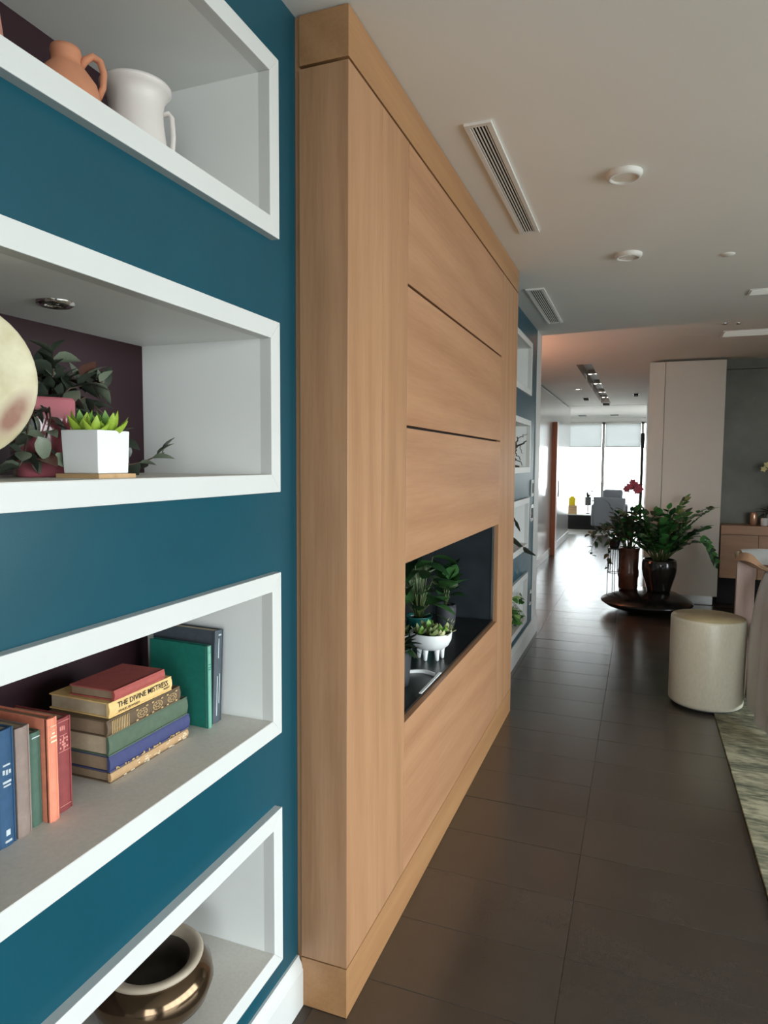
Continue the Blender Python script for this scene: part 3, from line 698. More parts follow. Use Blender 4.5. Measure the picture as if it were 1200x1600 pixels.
for pts, nl in (([(0, 0, .135), (-.03, .03, .18), (-.06, .055, .215), (-.08, .08, .225)], 8), ([(0, .01, .135), (-.02, .05, .18), (-.01, .09, .2), (0, .13, .205)], 9),
                ([(0, .02, .135), (.02, .05, .175), (.02, .10, .19), (.01, .15, .2)], 9), ([(0, 0, .135), (-.05, 0, .19), (-.07, -.03, .24)], 7),
                ([(0, 0, .135), (-.03, .08, .2), (-.05, .15, .2), (-.05, .22, .19)], 9), ([(.0, .0, .135), (.0, .03, .2), (-.01, .04, .25)], 7),
                ([(.02, .03, .135), (.03, .08, .16), (.02, .14, .13), (.0, .2, .09), (.01, .23, .06)], 9), ([(-.02, .03, .135), (-.05, .1, .17), (-.06, .17, .15), (-.05, .22, .1)], 8),
                ([(.04, -.02, .14), (.065, -.04, .11), (.066, -.06, .05), (.062, -.065, .03)], 6), ([(.03, -.04, .14), (.05, -.075, .1), (.06, -.095, .04), (.075, -.12, .02)], 7)):
    vine(t, pts, int(nl * 2.1), .045, lfm, rng, wts=(6, 2.2, 1))
vine(t, [(.04, .06, .02), (.05, .15, .02), (.045, .23, .03), (.045, .30, .052)], 11, .042, lfm[:2], rng, wts=(2, 1))
# broad pale leaf facing out
for p, d, s_ in (((.086, -.06, .035), (.25, .9, -.1), .046), ((.082, -.085, .075), (.1, .4, -.9), .05), ((-.03, .17, .19), (-.1, .35, .9), .052)):
    inst('leaf', lfm[1], t, frame_mtx(p, d, Vector((1, -.5, .4)), (s_, s_, s_)))

WPX, WPY = -.95, .985
tr = thing('wood_tray', 'square light wood tray under the white planter', 'tray', (WPX, WPY, z), rz=math.radians(2))
MB().box((-.049, -.049, 0), (.049, .049, .0085)).build('tray_board', 'light_wood', tr, world=False, bevel=.001)
t = thing('white_planter', 'white square planter with lime green succulents on a wood tray', 'potted plant', (WPX, WPY, z + .009), rz=math.radians(2))
mb = MB(); w0, w1, hh = .0395, .042, .079
def taper(mb, w0, w1, z0, z1, inner=None):
    vs = [(-w0, -w0, z0), (w0, -w0, z0), (w0, w0, z0), (-w0, w0, z0), (-w1, -w1, z1), (w1, -w1, z1), (w1, w1, z1), (-w1, w1, z1)]
    k = w1 - .005; j = w0 - .003
    vs += [(-k, -k, z1), (k, -k, z1), (k, k, z1), (-k, k, z1), (-j, -j, z1 - .015), (j, -j, z1 - .015), (j, j, z1 - .015), (-j, j, z1 - .015)]
    fs = [(3, 2, 1, 0)] + [(i, (i + 1) % 4, 4 + (i + 1) % 4, 4 + i) for i in range(4)] + [(4 + i, 4 + (i + 1) % 4, 8 + (i + 1) % 4, 8 + i) for i in range(4)] + [(8 + i, 8 + (i + 1) % 4, 12 + (i + 1) % 4, 12 + i) for i in range(4)] + [(12, 13, 14, 15)]
    return mb.add(vs, fs)
taper(mb, w0, w1, 0, hh).build('pot', 'bright_ceramic', t, world=False, bevel=.002)
MB().box((-.036, -.036, hh - .018), (.036, .036, hh - .01)).build('soil', 'soil', t, world=False)
suc = [leaf_mesh('leaf', mm, wid=.42, curl=-.25, fold=.2, thick=.1) for mm in ('succulent_lime', 'succulent_green')]
rng = random.Random(5)
for cx, cy, n_, s0 in ((-.018, -.012, 10, .052), (.018, .014, 10, .052), (.016, -.022, 8, .042), (-.018, .022, 8, .046)):
    for i in range(n_):
        a = i * 2.4; el = .35 + .8 * i / n_
        inst('leaf', rng.choice(suc), t, frame_mtx((cx, cy, hh - .012), (math.cos(a) * math.cos(el), math.sin(a) * math.cos(el), math.sin(el)), Vector((0, 0, 1)), (s0, s0, s0)))
t = thing('puck_light', 'small round chrome puck light under the top of the second shelf', 'light', (-1.055, 1.0, SHELVES[2][1] - FRW))
zc = SHELVES[2][1] - FRW
MB().lathe([(.018, zc), (.02, zc - .007), (.028, zc - .008), (.034, zc - .004), (.035, zc)], 32, (-1.055, 1.0)).build('trim_ring', 'chrome', t)
MB().lathe([(0, zc - .001), (.02, zc - .003)], 24, (-1.055, 1.0)).build('lamp_lens', 'black_metal', t)
MB().lathe([(0, zc - .006), (.006, zc - .005), (.008, zc - .001)], 14, (-1.055, 1.0)).build('bulb', 'chrome', t)

# --- books
def book(name, label, t, d, h, cov, pages='paper', spine=None, group='books on the second lowest shelf', loc=(0, 0, 0), flat=False, rz=0., lean=0., rnd=.35, case_t=.003):
    """local frame: spine at x=0 facing +x, thickness along y from 0 to t, height along z"""
    b = thing(name, label, 'book', loc, group=group)
    if flat: b.rotation_euler = Euler((PI / 2, 0, rz), 'XYZ')
    else: b.rotation_euler = Euler((lean, 0, rz), 'XYZ')
    ov = .0035
    mb = MB().box((-d, 0, 0), (-.002, case_t, h)).box((-d, t - case_t, 0), (-.002, t, h))
    mb.build('cover', cov, b, world=False, bevel=.0006)
    n = 8; pts = [(0 - .006 + .006 * math.sin(PI * i / n) ** .6 * 1.0, t * i / n) for i in range(n + 1)]
    poly = pts + [(-.009, t), (-.009, 0)]
    MB().prism(poly, 'z', 0, h).build('spine', spine or cov, b, world=False, bevel=.0004, seg=1)
    MB().box((-d + ov, case_t, ov), (-.006, t - case_t, h - ov)).build('pages', pages, b, world=False)
    return b
def mark(b, boxes, mt, name='spine_print'):
    mb = MB()
    for y0, y1, z0, z1 in boxes: mb.box((-.001, y0, z0), (.0006, y1, z1))
    return tag(mb.build(name, mt, b, world=False), kind='stuff')
z = SF[1]
BX = -.99
# standing row, left to right
b = book('book', 'tall dark blue book with silver lettering at the left of the row', .034, .15, .205, 'cloth_blue', loc=(BX, .790, z), rz=.03)
mark(b, [(.010, .024, .142, .145), (.009, .013, .128, .136), (.015, .019, .126, .135), (.021, .025, .127, .134), (.009, .025, .112, .116), (.010, .024, .106, .109), (.012, .02, .02, .03), (.010, .023, .008, .012)], 'foil_grey')
b = book('book', 'faded taupe cloth book in the row beside the dark blue one', .029, .145, .197, 'cloth_taupe', spine='cloth_taupe', loc=(BX, .827, z), rz=.02, lean=-.0)
b = book('book', 'slim dull green book between the taupe and the coral books', .023, .14, .174, 'cloth_green', loc=(BX - .008, .862, z), rz=.01)
mark(b, [(.003, .02, .164, .166)], 'foil_grey')
b = book('book', 'tall coral book with white print lines on its spine', .021, .155, .194, 'cloth_coral', pages='paper_dark', loc=(BX + .008, .887, z))
mark(b, [(.004, .017, .178, .1795), (.006, .015, .171, .172), (.004, .017, .157, .1605), (.004, .017, .149, .1525), (.007, .014, .164, .167)], 'foil_cream')
b = book('book', 'dark red book with a stamped gilt design, right end of the row', .038, .14, .180, 'cloth_red', loc=(BX - .003, .912, z), rz=.01)
mk = [(.010, .0125, .158, .166), (.0145, .017, .158, .166), (.019, .0215, .157, .165), (.010, .027, .1475, .1485), (.006, .032, .117, .118), (.006, .032, .012, .013), (.006, .032, .174, .175)]
for i in range(4):
    for j in range(4):
        if (i + j) % 3 != 1: mk.append((.009 + i * .0052, .0125 + i * .0052, .123 + j * .0055, .1265 + j * .0055))
mk.append((.0175, .0195, .119, .147))
mark(b, mk, 'foil_pink')
# flat stack, bottom to top: heights of each book
def lay_book(label, zb, t, y0, y1, d, cov, pages='paper', spine=None, rz=0., dx=0.):
    # rotated +90 deg about x: height runs towards -y, thickness runs up
    return book('book', label, t, d, y1 - y0, cov, pages, spine, group='books stacked flat on the second lowest shelf', loc=(BX + dx, y1, zb), flat=True, rz=rz)
zz = z
b = lay_book('worn tan book with a mottled spine at the bottom of the stack', zz, .0235, 1.046, 1.298, .145, 'cloth_brown', 'paper_dark', 'cloth_tan', dx=-.001); zz += .0237
rng = random.Random(9)
mb = MB()
for i in range(26):
    q = rng.uniform(.006, .236); y = rng.uniform(.002, .018); mb.box((-.001, y, q), (.0006, y + rng.uniform(.001, .004), q + rng.uniform(.003, .012)))
tag(mb.build('spine_print', 'foil_cream', b, world=False), kind='stuff')
b = lay_book('navy blue book with a frayed spine edge, second from the bottom', zz, .034, 1.043, 1.303, .15, 'cloth_navy', 'paper_dark'); zz += .0342
mb = MB()
for i in range(22):
    q = rng.uniform(.03, .24); mb.box((-.001, .0015, q), (.0007, rng.uniform(.003, .007), q + rng.uniform(.002, .007)))
tag(mb.build('spine_wear', 'foil_gold', b, world=False), kind='stuff')
b = lay_book('thick olive green book in the middle of the stack', zz, .043, 1.042, 1.296, .15, 'cloth_olive', 'paper'); zz += .0432
b = lay_book('brown book with three stamped eye medallions on its spine', zz, .034, 1.036, 1.270, .16, 'cloth_brown', 'paper_dark', rz=.01); zz += .0342
mb = MB(); T = .034
for c_ in (.062 + .0, .112, .162):        # from the far end of the spine
    hz = .234 - (c_ + .055) if False else c_
    def P(y, q): return (.0006, y, q)
    for i in range(20):
        a0, a1 = 2 * PI * i / 20, 2 * PI * (i + 1) / 20
        for R0, R1, k in ((.0125, .0112, 1.3), (.0055, .0042, 1.5)):
            mb.add([P(T / 2 + .78 * R0 * math.cos(a0), hz - .03 + k * R0 * math.sin(a0)), P(T / 2 + .78 * R0 * math.cos(a1), hz - .03 + k * R0 * math.sin(a1)), P(T / 2 + .78 * R1 * math.cos(a1), hz - .03 + k * R1 * math.sin(a1)), P(T / 2 + .78 * R1 * math.cos(a0), hz - .03 + k * R1 * math.sin(a0))], [(0, 1, 2, 3)])
    for i in range(8):
        a = 2 * PI * (i + .5) / 8
        mb.box((-.001, T / 2 + .0085 * .8 * math.cos(a) - .0008, hz - .03 + 1.4 * .0085 * math.sin(a) - .0012), (.0007, T / 2 + .0085 * .8 * math.cos(a) + .0008, hz - .03 + 1.4 * .0085 * math.sin(a) + .0012))
    for sy in (-1, 1):
        for sz in (-1, 1): mb.box((-.001, T / 2 + sy * .011 - .0015, hz - .03 + sz * .0155 - .003), (.0006, T / 2 + sy * .011 + .0015, hz - .03 + sz * .0155 + .003))
tag(mb.build('spine_print', 'foil_gold', b, world=False), kind='stuff')
mb = MB()
for i in range(11): mb.box((-.001, .003, .172 + i * .0048), (.0005, .031, .1735 + i * .0048))
tag(mb.build('spine_ribs', 'foil_gold', b, world=False), kind='stuff')
b = lay_book('yellow book titled THE DIVINE MISTRESS, second from the top of the stack', zz, .032, 1.048, 1.240, .165, 'cloth_yellow', 'paper', rz=-.015); zz += .0322
Lh = 1.240 - 1.048
def spine_text(b, body, size, along, yy, mt='ink_black', width=None, bold=0.):
    # text runs from the near end (high local z) towards low local z, its top towards +y
    me = text_mesh(body, size, mt, bold=bold)
    xsz = max(v.co.x for v in me.vertices); sx = (width / xsz) if width else 1.
    mt4 = Matrix(((0, 0, 1, .0006), (0, 1, 0, yy), (-sx, 0, 0, along), (0, 0, 0, 1)))
    o = bpy.data.objects.new('lettering', me); COL.objects.link(o); o.parent = b
    for v in me.vertices: v.co = mt4 @ v.co
    return o
spine_text(b, 'THE DIVINE MISTRESS', .0165, Lh - .022, .0125, width=.155, bold=.00005)
spine_text(b, 'SAMUEL EDWARDS', .0065, Lh - .024, .0045, width=.062)
spine_text(b, 'McKAY', .0065, .030, .0075, width=.02)
b = lay_book('rose red book on top of the stack', zz, .022, 1.062, 1.220, .12, 'cloth_rose', 'paper_dark', rz=.01, dx=-.003)
# right hand pair
b = book('book', 'tall teal green book with a faded spine, standing beside the stack', .0155, .185, .207, 'cloth_teal', pages='black_metal', spine='cloth_teal_faded', loc=(-.976, 1.358, z), rz=-.06)
mark(b, [(.003, .0125, .16, .1615), (.003, .0125, .153, .1545), (.003, .0125, .148, .1495), (.003, .0125, .19, .1905)], 'cloth_teal')
b = book('book', 'large slate grey book leaning on the side of the recess', .034, .2, .236, 'cloth_slate', pages='paper', loc=(-.982, 1.385, z), rz=-.05, lean=-.06)
mark(b, [(.012, .0145, .165, .215), (.010, .0125, .02, .12), (.018, .0205, .05, .125), (.012, .022, .222, .226)], 'foil_grey')
# --- lowest shelf: bronze bowl
z = SF[0]
t = thing('bronze_bowl', 'squat bronze lustre bowl with a cream rim on the lowest shelf', 'bowl', (-1.03, 1.205, z))
t.scale = (1.12, 1.12, 1.1)
MB().lathe([(0, 0), (.06, 0), (.085, .008), (.112, .032), (.122, .062), (.118, .088), (.103, .106), (.095, .111)], 64).build('bowl_body', 'bronze_lustre', t, world=False)
MB().lathe([(.0945, .110), (.1, .113), (.102, .118), (.098, .123), (.088, .123), (.078, .116), (.074, .109)], 64).build('rim', 'bowl_rim', t, world=False)
MB().lathe([(.075, .1095), (.068, .095), (.07, .06), (.05, .03), (0, .025)], 48).build('bowl_inside', 'bowl_inside', t, world=False)

# ================================================================== plants in the black recess of the oak unit
NZ = ZN2 + .008
rng = random.Random(11)
def rosette(t, c, n, size, meshes, rng, el0=.2, el1=1.3, spread=.01, upd=Vector((0, 0, 1)), jit=.25):
    for i in range(n):
        a = i * 2.39996 + rng.uniform(-.3, .3); el = el0 + (el1 - el0) * (i + .5) / n + rng.uniform(-jit, jit) * .4
        s_ = size * rng.uniform(.8, 1.2)
        inst('leaf', rng.choice(meshes), t, frame_mtx((c[0] + spread * math.cos(a), c[1] + spread * math.sin(a), c[2]), (math.cos(a) * math.cos(el), math.sin(a) * math.cos(el), math.sin(el)), upd, (s_, s_, s_)))
# white footed bowl
t = thing('footed_bowl', 'white bowl on small peg feet with pale succulents in the black recess', 'potted plant', (-.85, 2.83, NZ))
LIMIT[t.name] = ((NBX + .012, YV1 + .012, NZ + .002), (XF - .03, YV2 - .012, ZN1 - .008))
t.scale = (1.17, 1.17, 1.05)
MB().lathe(open_vessel([(.03, .042), (.052, .047), (.068, .062), (.078, .085), (.081, .112), (.080, .116)], .006, .02), 44).build('bowl', 'bright_ceramic', t, world=False)
for i in range(6):
    a = i * PI / 3 + .35; x, y = .042 * math.cos(a), .042 * math.sin(a)
    MB().tube([(x, y, .058), (x * 1.03, y * 1.03, .03), (x * 1.06, y * 1.06, .004), (x * 1.06, y * 1.06, 0)], [.0125, .009, .0065, .004], 10).build('foot', 'bright_ceramic', t, world=False)
MB().lathe([(0, .105), (.072, .104)], 24).build('soil', 'soil', t, world=False)
sm = [leaf_mesh('leaf', mm, wid=.55, curl=-.2, fold=.15, thick=.08) for mm in ('succulent_sage', 'succulent_green', 'succulent_cream')]
for cx, cy, n_, s0, ms in ((-.03, -.03, 11, .048, sm[:2]), (.02, -.04, 10, .042, sm[:1]), (.035, .015, 11, .045, sm[:2]), (-.02, .035, 10, .05, sm[:2]), (.055, .04, 9, .036, sm[2:]), (.0, .0, 10, .05, sm[:2]), (.05, -.03, 7, .03, sm[2:])):
    rosette(t, (cx, cy, .106), n_, s0, ms, rng, .2, 1.25, .006)
for q in ((.055, .045), (.04, .055), (.065, .03)):
    MB().tube([(q[0], q[1], .1), (q[0] * 1.15, q[1] * 1.15, .15)], .0016, 5).build('stem', 'stem_green', t, world=False)
    inst('leaf', sm[2], t, frame_mtx((q[0] * 1.15, q[1] * 1.15, .148), (.3, .2, .9), Vector((1, 0, 0)), (.018, .018, .018)))
# teal pot with a large plant
t = thing('teal_pot_plant', 'teal glazed pot with large dark green leaves in the black recess', 'potted plant', (-.965, 3.01, NZ))
LIMIT[t.name] = ((NBX + .012, YV1 + .012, NZ + .002), (XF - .03, YV2 - .012, ZN1 - .008))
MB().lathe(open_vessel([(.045, 0), (.058, .02), (.064, .06), (.06, .1), (.056, .125), (.063, .14), (.066, .145)], .005), 40).build('pot', 'teal_glaze', t, world=False)
MB().lathe([(0, .132), (.058, .131)], 24).build('soil', 'soil', t, world=False)
bl = [leaf_mesh('leaf', mm, wid=.5, curl=.35, fold=.12, nu=7) for mm in ('niche_leaf', 'niche_leaf_dark', 'niche_leaf_pale')]
for i in range(30):
    a = i * 2.4 + rng.uniform(-.3, .3); h_ = .04 + .34 * (i / 30); rr = .03 + .04 * rng.random()
    tip = (rr * math.cos(a), rr * math.sin(a), .13 + h_ * .8)
    st = MB().tube([(.01 * math.cos(a), .01 * math.sin(a), .13), (tip[0] * .5, tip[1] * .5, .13 + h_ * .5), tip], [.004, .0035, .0025], 6).build('stem', 'stem_green', t, world=False)
    s_ = rng.uniform(.10, .155)
    inst('leaf', rng.choices(bl, (4, 5, 1.2))[0], st, frame_mtx(tip, (math.cos(a) * .8, math.sin(a) * .8, rng.uniform(-.1, .8)), Vector((0, 0, 1)), (s_, s_, s_), rng.uniform(-.6, .6)))
# grey pot with broad leaves
t = thing('grey_pot_plant', 'grey pot with broad green leaves at the back of the black recess', 'potted plant', (-.935, 3.38, NZ))
LIMIT[t.name] = ((NBX + .012, YV1 + .012, NZ + .002), (XF - .03, YV2 - .012, ZN1 - .008))
MB().lathe(open_vessel([(.04, 0), (.05, .03), (.055, .1), (.052, .13)], .005), 36).build('pot', 'dark_pot', t, world=False)
MB().lathe([(0, .118), (.048, .117)], 20).build('soil', 'soil', t, world=False)
bl2 = [leaf_mesh('leaf', mm, wid=.85, curl=.3, fold=.1, nu=6) for mm in ('niche_leaf', 'niche_leaf_dark', 'niche_leaf_pale')]
for i in range(22):
    a = i * 2.4 + rng.uniform(-.3, .3); el = .3 + 1.1 * (i / 22); q = .05 + .1 * i / 22
    p = (.02 * math.cos(a), .02 * math.sin(a), .13 + q)
    st = MB().tube([(0, 0, .118), (.012 * math.cos(a), .012 * math.sin(a), .13 + q * .5), p], .003, 6).build('stem', 'stem_green', t, world=False)
    s_ = rng.uniform(.085, .125)
    inst('leaf', rng.choices(bl2, (5, 3, 1.5))[0], st, frame_mtx(p, (math.cos(a) * math.cos(el), math.sin(a) * math.cos(el), math.sin(el)), Vector((0, 0, 1)), (s_, s_, s_), rng.uniform(-.4, .4)))
# dark pot at the near end with dark leaves
t = thing('dark_pot_plant', 'dark grey pot with drooping dark leaves at the near edge of the recess', 'potted plant', (-.868, 2.435, NZ))
LIMIT[t.name] = ((NBX + .012, YV1 + .012, NZ + .002), (XF - .03, YV2 - .012, ZN1 - .008))
MB().lathe(open_vessel([(.045, 0), (.05, .04), (.058, .14), (.058, .15)], .005), 40).build('pot', 'dark_pot', t, world=False)
MB().lathe([(0, .14), (.052, .139)], 20).build('soil', 'soil', t, world=False)
sl = [leaf_mesh('leaf', mm, wid=.5, curl=.5, fold=.2, nu=6) for mm in ('olive_leaf', 'niche_leaf_dark')]
rosette(t, (0, 0, .145), 22, .085, sl, rng, -.1, 1.3, .015)
t = thing('small_white_pot', 'small white pot with pale leaves half hidden behind the dark pot', 'potted plant', (-.99, 2.80, NZ))
LIMIT[t.name] = ((NBX + .012, YV1 + .012, NZ + .002), (XF - .03, YV2 - .012, ZN1 - .008))
MB().lathe(open_vessel([(.032, 0), (.036, .02), (.042, .09), (.044, .1)], .004), 32).build('pot', 'bright_ceramic', t, world=False)
MB().lathe([(0, .092), (.039, .091)], 20).build('soil', 'soil', t, world=False)
rosette(t, (0, 0, .094), 14, .06, sm[:1] + bl[2:], rng, .2, 1.3, .01)
# white curved piece and strip lying on the stone
def arc_bar(name, label, pts, r, mt, cat):
    o = MB().tube(pts, r, 8).build(name, mt); tag(o, label, cat); return o
t = MB()
pts = [(-.872 + .112 * u, 2.59 + .045 * math.sin(u * PI) * .6 + .0 * u, NZ + .008) for u in [i / 10 for i in range(11)]]
o = MB().grid(lambda u, v: (lambda p, q: (p[0] + q[0], p[1] + q[1], p[2] + q[2]))(pts[min(10, int(round(u * 10)))], [(0, -.009, -.0075), (0, -.007, .004), (0, .007, .004), (0, .009, -.0075), (0, -.009, -.0075)][int(round(v * 4))]), 10, 4).build('curved_tool', 'bright_ceramic')
tag(o, 'white curved ceramic handle lying on the black stone', 'utensil')
o = MB().box((XF - .0345, 2.36, ZN2 + .0112), (XF - .0225, 2.63, ZN2 + .015)).build('white_strip', 'bright_ceramic', bevel=.001); tag(o, 'thin white strip lying along the front edge of the black recess', 'strip')

# ================================================================== far shelves
z = SF[2]
t = thing('branch_sculpture', 'dark twisted branch sculpture on the far wall shelf', 'sculpture', (-.93, 5.29, z))
t.scale = (.9, .9, .9)
rng = random.Random(4)
MB().lathe([(0, 0), (.05, 0), (.05, .012), (.012, .02)], 20).build('base', 'branch_dark', t, world=False)
def wob(a, b, n, amp):
    a, b = Vector(a), Vector(b); return [a.lerp(b, i / n) + Vector((rng.uniform(-amp, amp), rng.uniform(-amp, amp), rng.uniform(-amp, amp) * .5)) * (1 if 0 < i < n else 0) for i in range(n + 1)]
for a, b, r in (((0, 0, .01), (.01, .0, .17), .011), ((.01, 0, .16), (.03, -.04, .26), .009), ((.01, 0, .17), (.09, .1, .23), .010), ((.0, .0, .15), (.05, .03, .06), .006), ((.03, -.04, .25), (.1, .08, .29), .004), ((.04, .03, .2), (.06, .09, .12), .004), ((0, 0, .1), (.07, .02, .015), .006)):
    P = wob(a, b, 6, .012); MB().tube(P, [r * (1 - .5 * i / 6) for i in range(7)], 7).build('branch', 'branch_dark', t, world=False)
z = SF[1]
t = thing('spiky_plant', 'plant with long dark arching leaves on the far shelf beside the switches', 'potted plant', (-.965, 4.98, z))
MB().lathe(open_vessel([(.05, 0), (.06, .03), (.065, .1)], .006), 30).build('pot', 'dark_pot', t, world=False); MB().lathe([(0, .09), (.058, .09)], 16).build('soil', 'soil', t, world=False)
def blade(t, pts, w):
    P = [Vector(p) for p in pts]; n = 14
    def at(u):
        q = u * (len(P) - 1); i = min(int(q), len(P) - 2); f = q - i
        a, b, c, d = P[max(i - 1, 0)], P[i], P[i + 1], P[min(i + 2, len(P) - 1)]
        return .5 * ((2 * b) + (c - a) * f + (2 * a - 5 * b + 4 * c - d) * f * f + (3 * b - a - 3 * c + d) * f ** 3)
    def fn(v, u):
        p = at(u); d = (at(min(1, u + .02)) - at(max(0, u - .02))).normalized(); sd = d.cross(Vector((.5, -.8, .2))).normalized()
        k = w * (.35 + .65 * math.sin(PI * min(1, u * 1.3 + .1)) if u < .7 else .98 * max(0., 1 - (u - .7) / .3) ** .8)
        return tuple(p + sd * (v - .5) * k + d.cross(sd) * abs(v - .5) * k * .25)
    return MB().grid(fn, 2, n).build('leaf', 'spiky_leaf', t, world=False)
blade(t, [(0, 0, .09), (.06, .17, .075), (.12, .38, -.02), (.185, .60, -.10)], .045)
blade(t, [(0, 0, .09), (.03, .12, .2), (.05, .23, .235), (.07, .34, .17), (.08, .42, .11)], .036)
blade(t, [(0, 0, .09), (-.05, .1, .2), (-.08, .2, .22), (-.1, .3, .16)], .036)
blade(t, [(0, 0, .09), (.02, -.1, .2), (.05, -.2, .22), (.07, -.3, .15)], .036)
blade(t, [(0, 0, .09), (-.06, -.1, .19), (-.1, -.2, .2), (-.12, -.28, .12)], .036)
blade(t, [(0, 0, .09), (.0, .05, .2), (-.02, .08, .26)], .03)
z = SF[0]
t = thing('pothos_plant', 'bright green leafy plant on the lowest far shelf', 'potted plant', (-.955, 5.31, z))
LIMIT[t.name] = ((NB + .008, FAR_N[0] + FRW + .01, SF[0] + .003), (FX + .02, FAR_N[1] - FRW - .005, SHELVES[0][1] - FRW - .01))
MB().lathe(open_vessel([(.05, 0), (.06, .03), (.065, .09)], .006), 30).build('pot', 'white_ceramic', t, world=False); MB().lathe([(0, .08), (.058, .08)], 16).build('soil', 'soil', t, world=False)
pl = [leaf_mesh('leaf', mm, wid=.75, curl=.3, fold=.2, nu=6) for mm in ('pothos_leaf', 'pothos_leaf', 'pothos_pale')]
rng = random.Random(8)
for i in range(34):
    a = rng.uniform(-1.2, 2.2); q = rng.uniform(.04, .16); zz = rng.uniform(.0, .22); s_ = rng.uniform(.06, .09)
    p = (q * math.cos(a), q * math.sin(a), zz)
    inst('leaf', rng.choices(pl, (4, 4, 1))[0], t, frame_mtx(p, (math.cos(a), math.sin(a), rng.uniform(-.6, .4)), Vector((.4, -.4, 1)), (s_, s_, s_), rng.uniform(-.4, .4)))
for i in range(6):
    a = -1 + i * .6; MB().tube([(0, 0, .08), (.06 * math.cos(a), .06 * math.sin(a), .16), (.14 * math.cos(a), .14 * math.sin(a), .06)], .002, 5).build('stem', 'stem_green', t, world=False)

# ================================================================== living room side
o = MB().box((.475, .8, 0.0005), (3.4, 7.25, .011)).build('rug', 'rug_weave', bevel=.003); tag(o, 'mottled green and cream rug along the right edge of the tiles', 'rug')
# drum stool
t = thing('drum_stool', 'ivory drum stool standing on the edge of the rug', 'stool', (.438, 4.735, .0115))
r = .222
n = 12
mb = MB(); mb.lathe([(r * .95, .010), (r * .99, .018), (r, .032), (r, .55), (r * .985, .562), (r * .97, .566)], 72); mb.build('drum_side', 'stool_shell', t, world=False)
mb = MB(); mb.lathe([(0, .567), (r * .975, .565), (r * .96, .555)], 72); mb.build('seat_top', 'stool_top', t, world=False)
mb = MB(); mb.lathe([(0, 0), (r * .9, 0), (r * .9, .014), (0, .014)], 60); mb.build('base_ring', 'grey_pot', t, world=False)
# draped armchair
t = thing('draped_armchair', 'wooden armchair draped in a grey linen throw at the right edge', 'chair', (1.0, 4.8, .0115))
MB().box((.625, 5.02, .012), (.735, 5.07, .93)).build('leg', 'pale_wood', t, bevel=.003)
MB().box((1.30, 5.02, .012), (1.41, 5.07, .93)).build('leg', 'pale_wood', t, bevel=.003)
MB().box((.80, 4.62, .40), (1.42, 5.07, .52)).build('seat', 'grey_fabric', t, bevel=.03, seg=3)
MB().tube([(.66, 5.12, .955), (.625, 5.06, .955), (.62, 4.99, .94), (.645, 4.92, .925), (.70, 4.86, .905), (.76, 4.82, .89), (.84, 4.80, .885), (1.0, 4.8, .885), (1.4, 4.82, .885)], .014, 10).build('arm_rail', 'rope_wood', t)
MB().grid(lambda u, v: (.63 + u * .2 - .05 * v * (1 - u), 5.04 - v * .2 - u * .06, .955 - .03 * v - .03 * u + .02 * math.sin(u * 6)), 8, 4).build('arm_pad', 'leather_tan', t)
# top of the throw
def top_fn(u, v):
    x = .655 + u * .75; y = 5.13 - v * (.16 + .16 * min(1, u * 3)); zz = .975 - .045 * v + .010 * math.sin(9 * u + 4 * v) - .05 * max(0, v - .7)
    return (x, y, zz)
MB().grid(top_fn, 20, 10).build('throw_top', 'linen_light', t)
hem = [(.712, 4.82), (.686, 4.74), (.664, 4.60), (.684, 4.40), (.722, 4.20), (.80, 4.06), (1.0, 3.98), (1.4, 3.96)]
top = [(.80, 4.93), (.79, 4.90), (.785, 4.875), (.79, 4.85), (.80, 4.83), (.85, 4.815), (1.0, 4.81), (1.4, 4.82)]
def pl_at(P, u):
    k = u * (len(P) - 1); i = min(int(k), len(P) - 2); f = k - i; return (P[i][0] * (1 - f) + P[i + 1][0] * f, P[i][1] * (1 - f) + P[i + 1][1] * f)
def drape(u, v):
    a = pl_at(top, u); b = pl_at(hem, u); e_ = v ** .75 if v > 0 else 0
    e2 = 1 - (1 - e_) ** 2.6
    fold = .014 * math.sin(u * 46) * v ** .7 + .01 * math.sin(u * 23 + 3 * v)
    zb = .05 + .02 * math.sin(u * 9)
    return (a[0] + (b[0] - a[0]) * e2 - fold * .8 - .012 * math.sin(PI * v) * max(0, 1 - 2 * u), a[1] + (b[1] - a[1]) * e2 + fold * .5, .885 + (zb - .885) * v)
MB().grid(drape, 120, 28).build('linen_throw', 'linen_grey', t)
MB().box((.775, 4.845, .855), (.815, 4.87, .9)).build('bracket', 'door_wood', t, bevel=.002)
MB().lathe([(0, -.012), (.008, -.009), (.0125, 0), (.008, .009), (0, .012)], 16).build('stud', 'chrome', t, world=False).location = (-.203, .035, .868)

# tall cream cupboard
t = thing('tall_cupboard', 'tall cream cupboard with flush doors reaching the ceiling', 'cupboard', (.43, PANEL_Y, 0))
MB().box((.075, PANEL_Y + .024, .1), (.797, 8.60, 2.675)).build('body', 'cabinet_cream', t)
MB().box((.06, PANEL_Y, .105), (.2195, PANEL_Y + .022, 2.67)).build('door', 'cabinet_cream', t, bevel=.0015)
MB().box((.2245, PANEL_Y, .105), (.823, PANEL_Y + .022, 2.67)).build('door', 'cabinet_cream', t, bevel=.0015)
MB().box((.09, PANEL_Y + .05, .001), (.785, 8.6, .1)).build('toe_kick', 'steel', t)
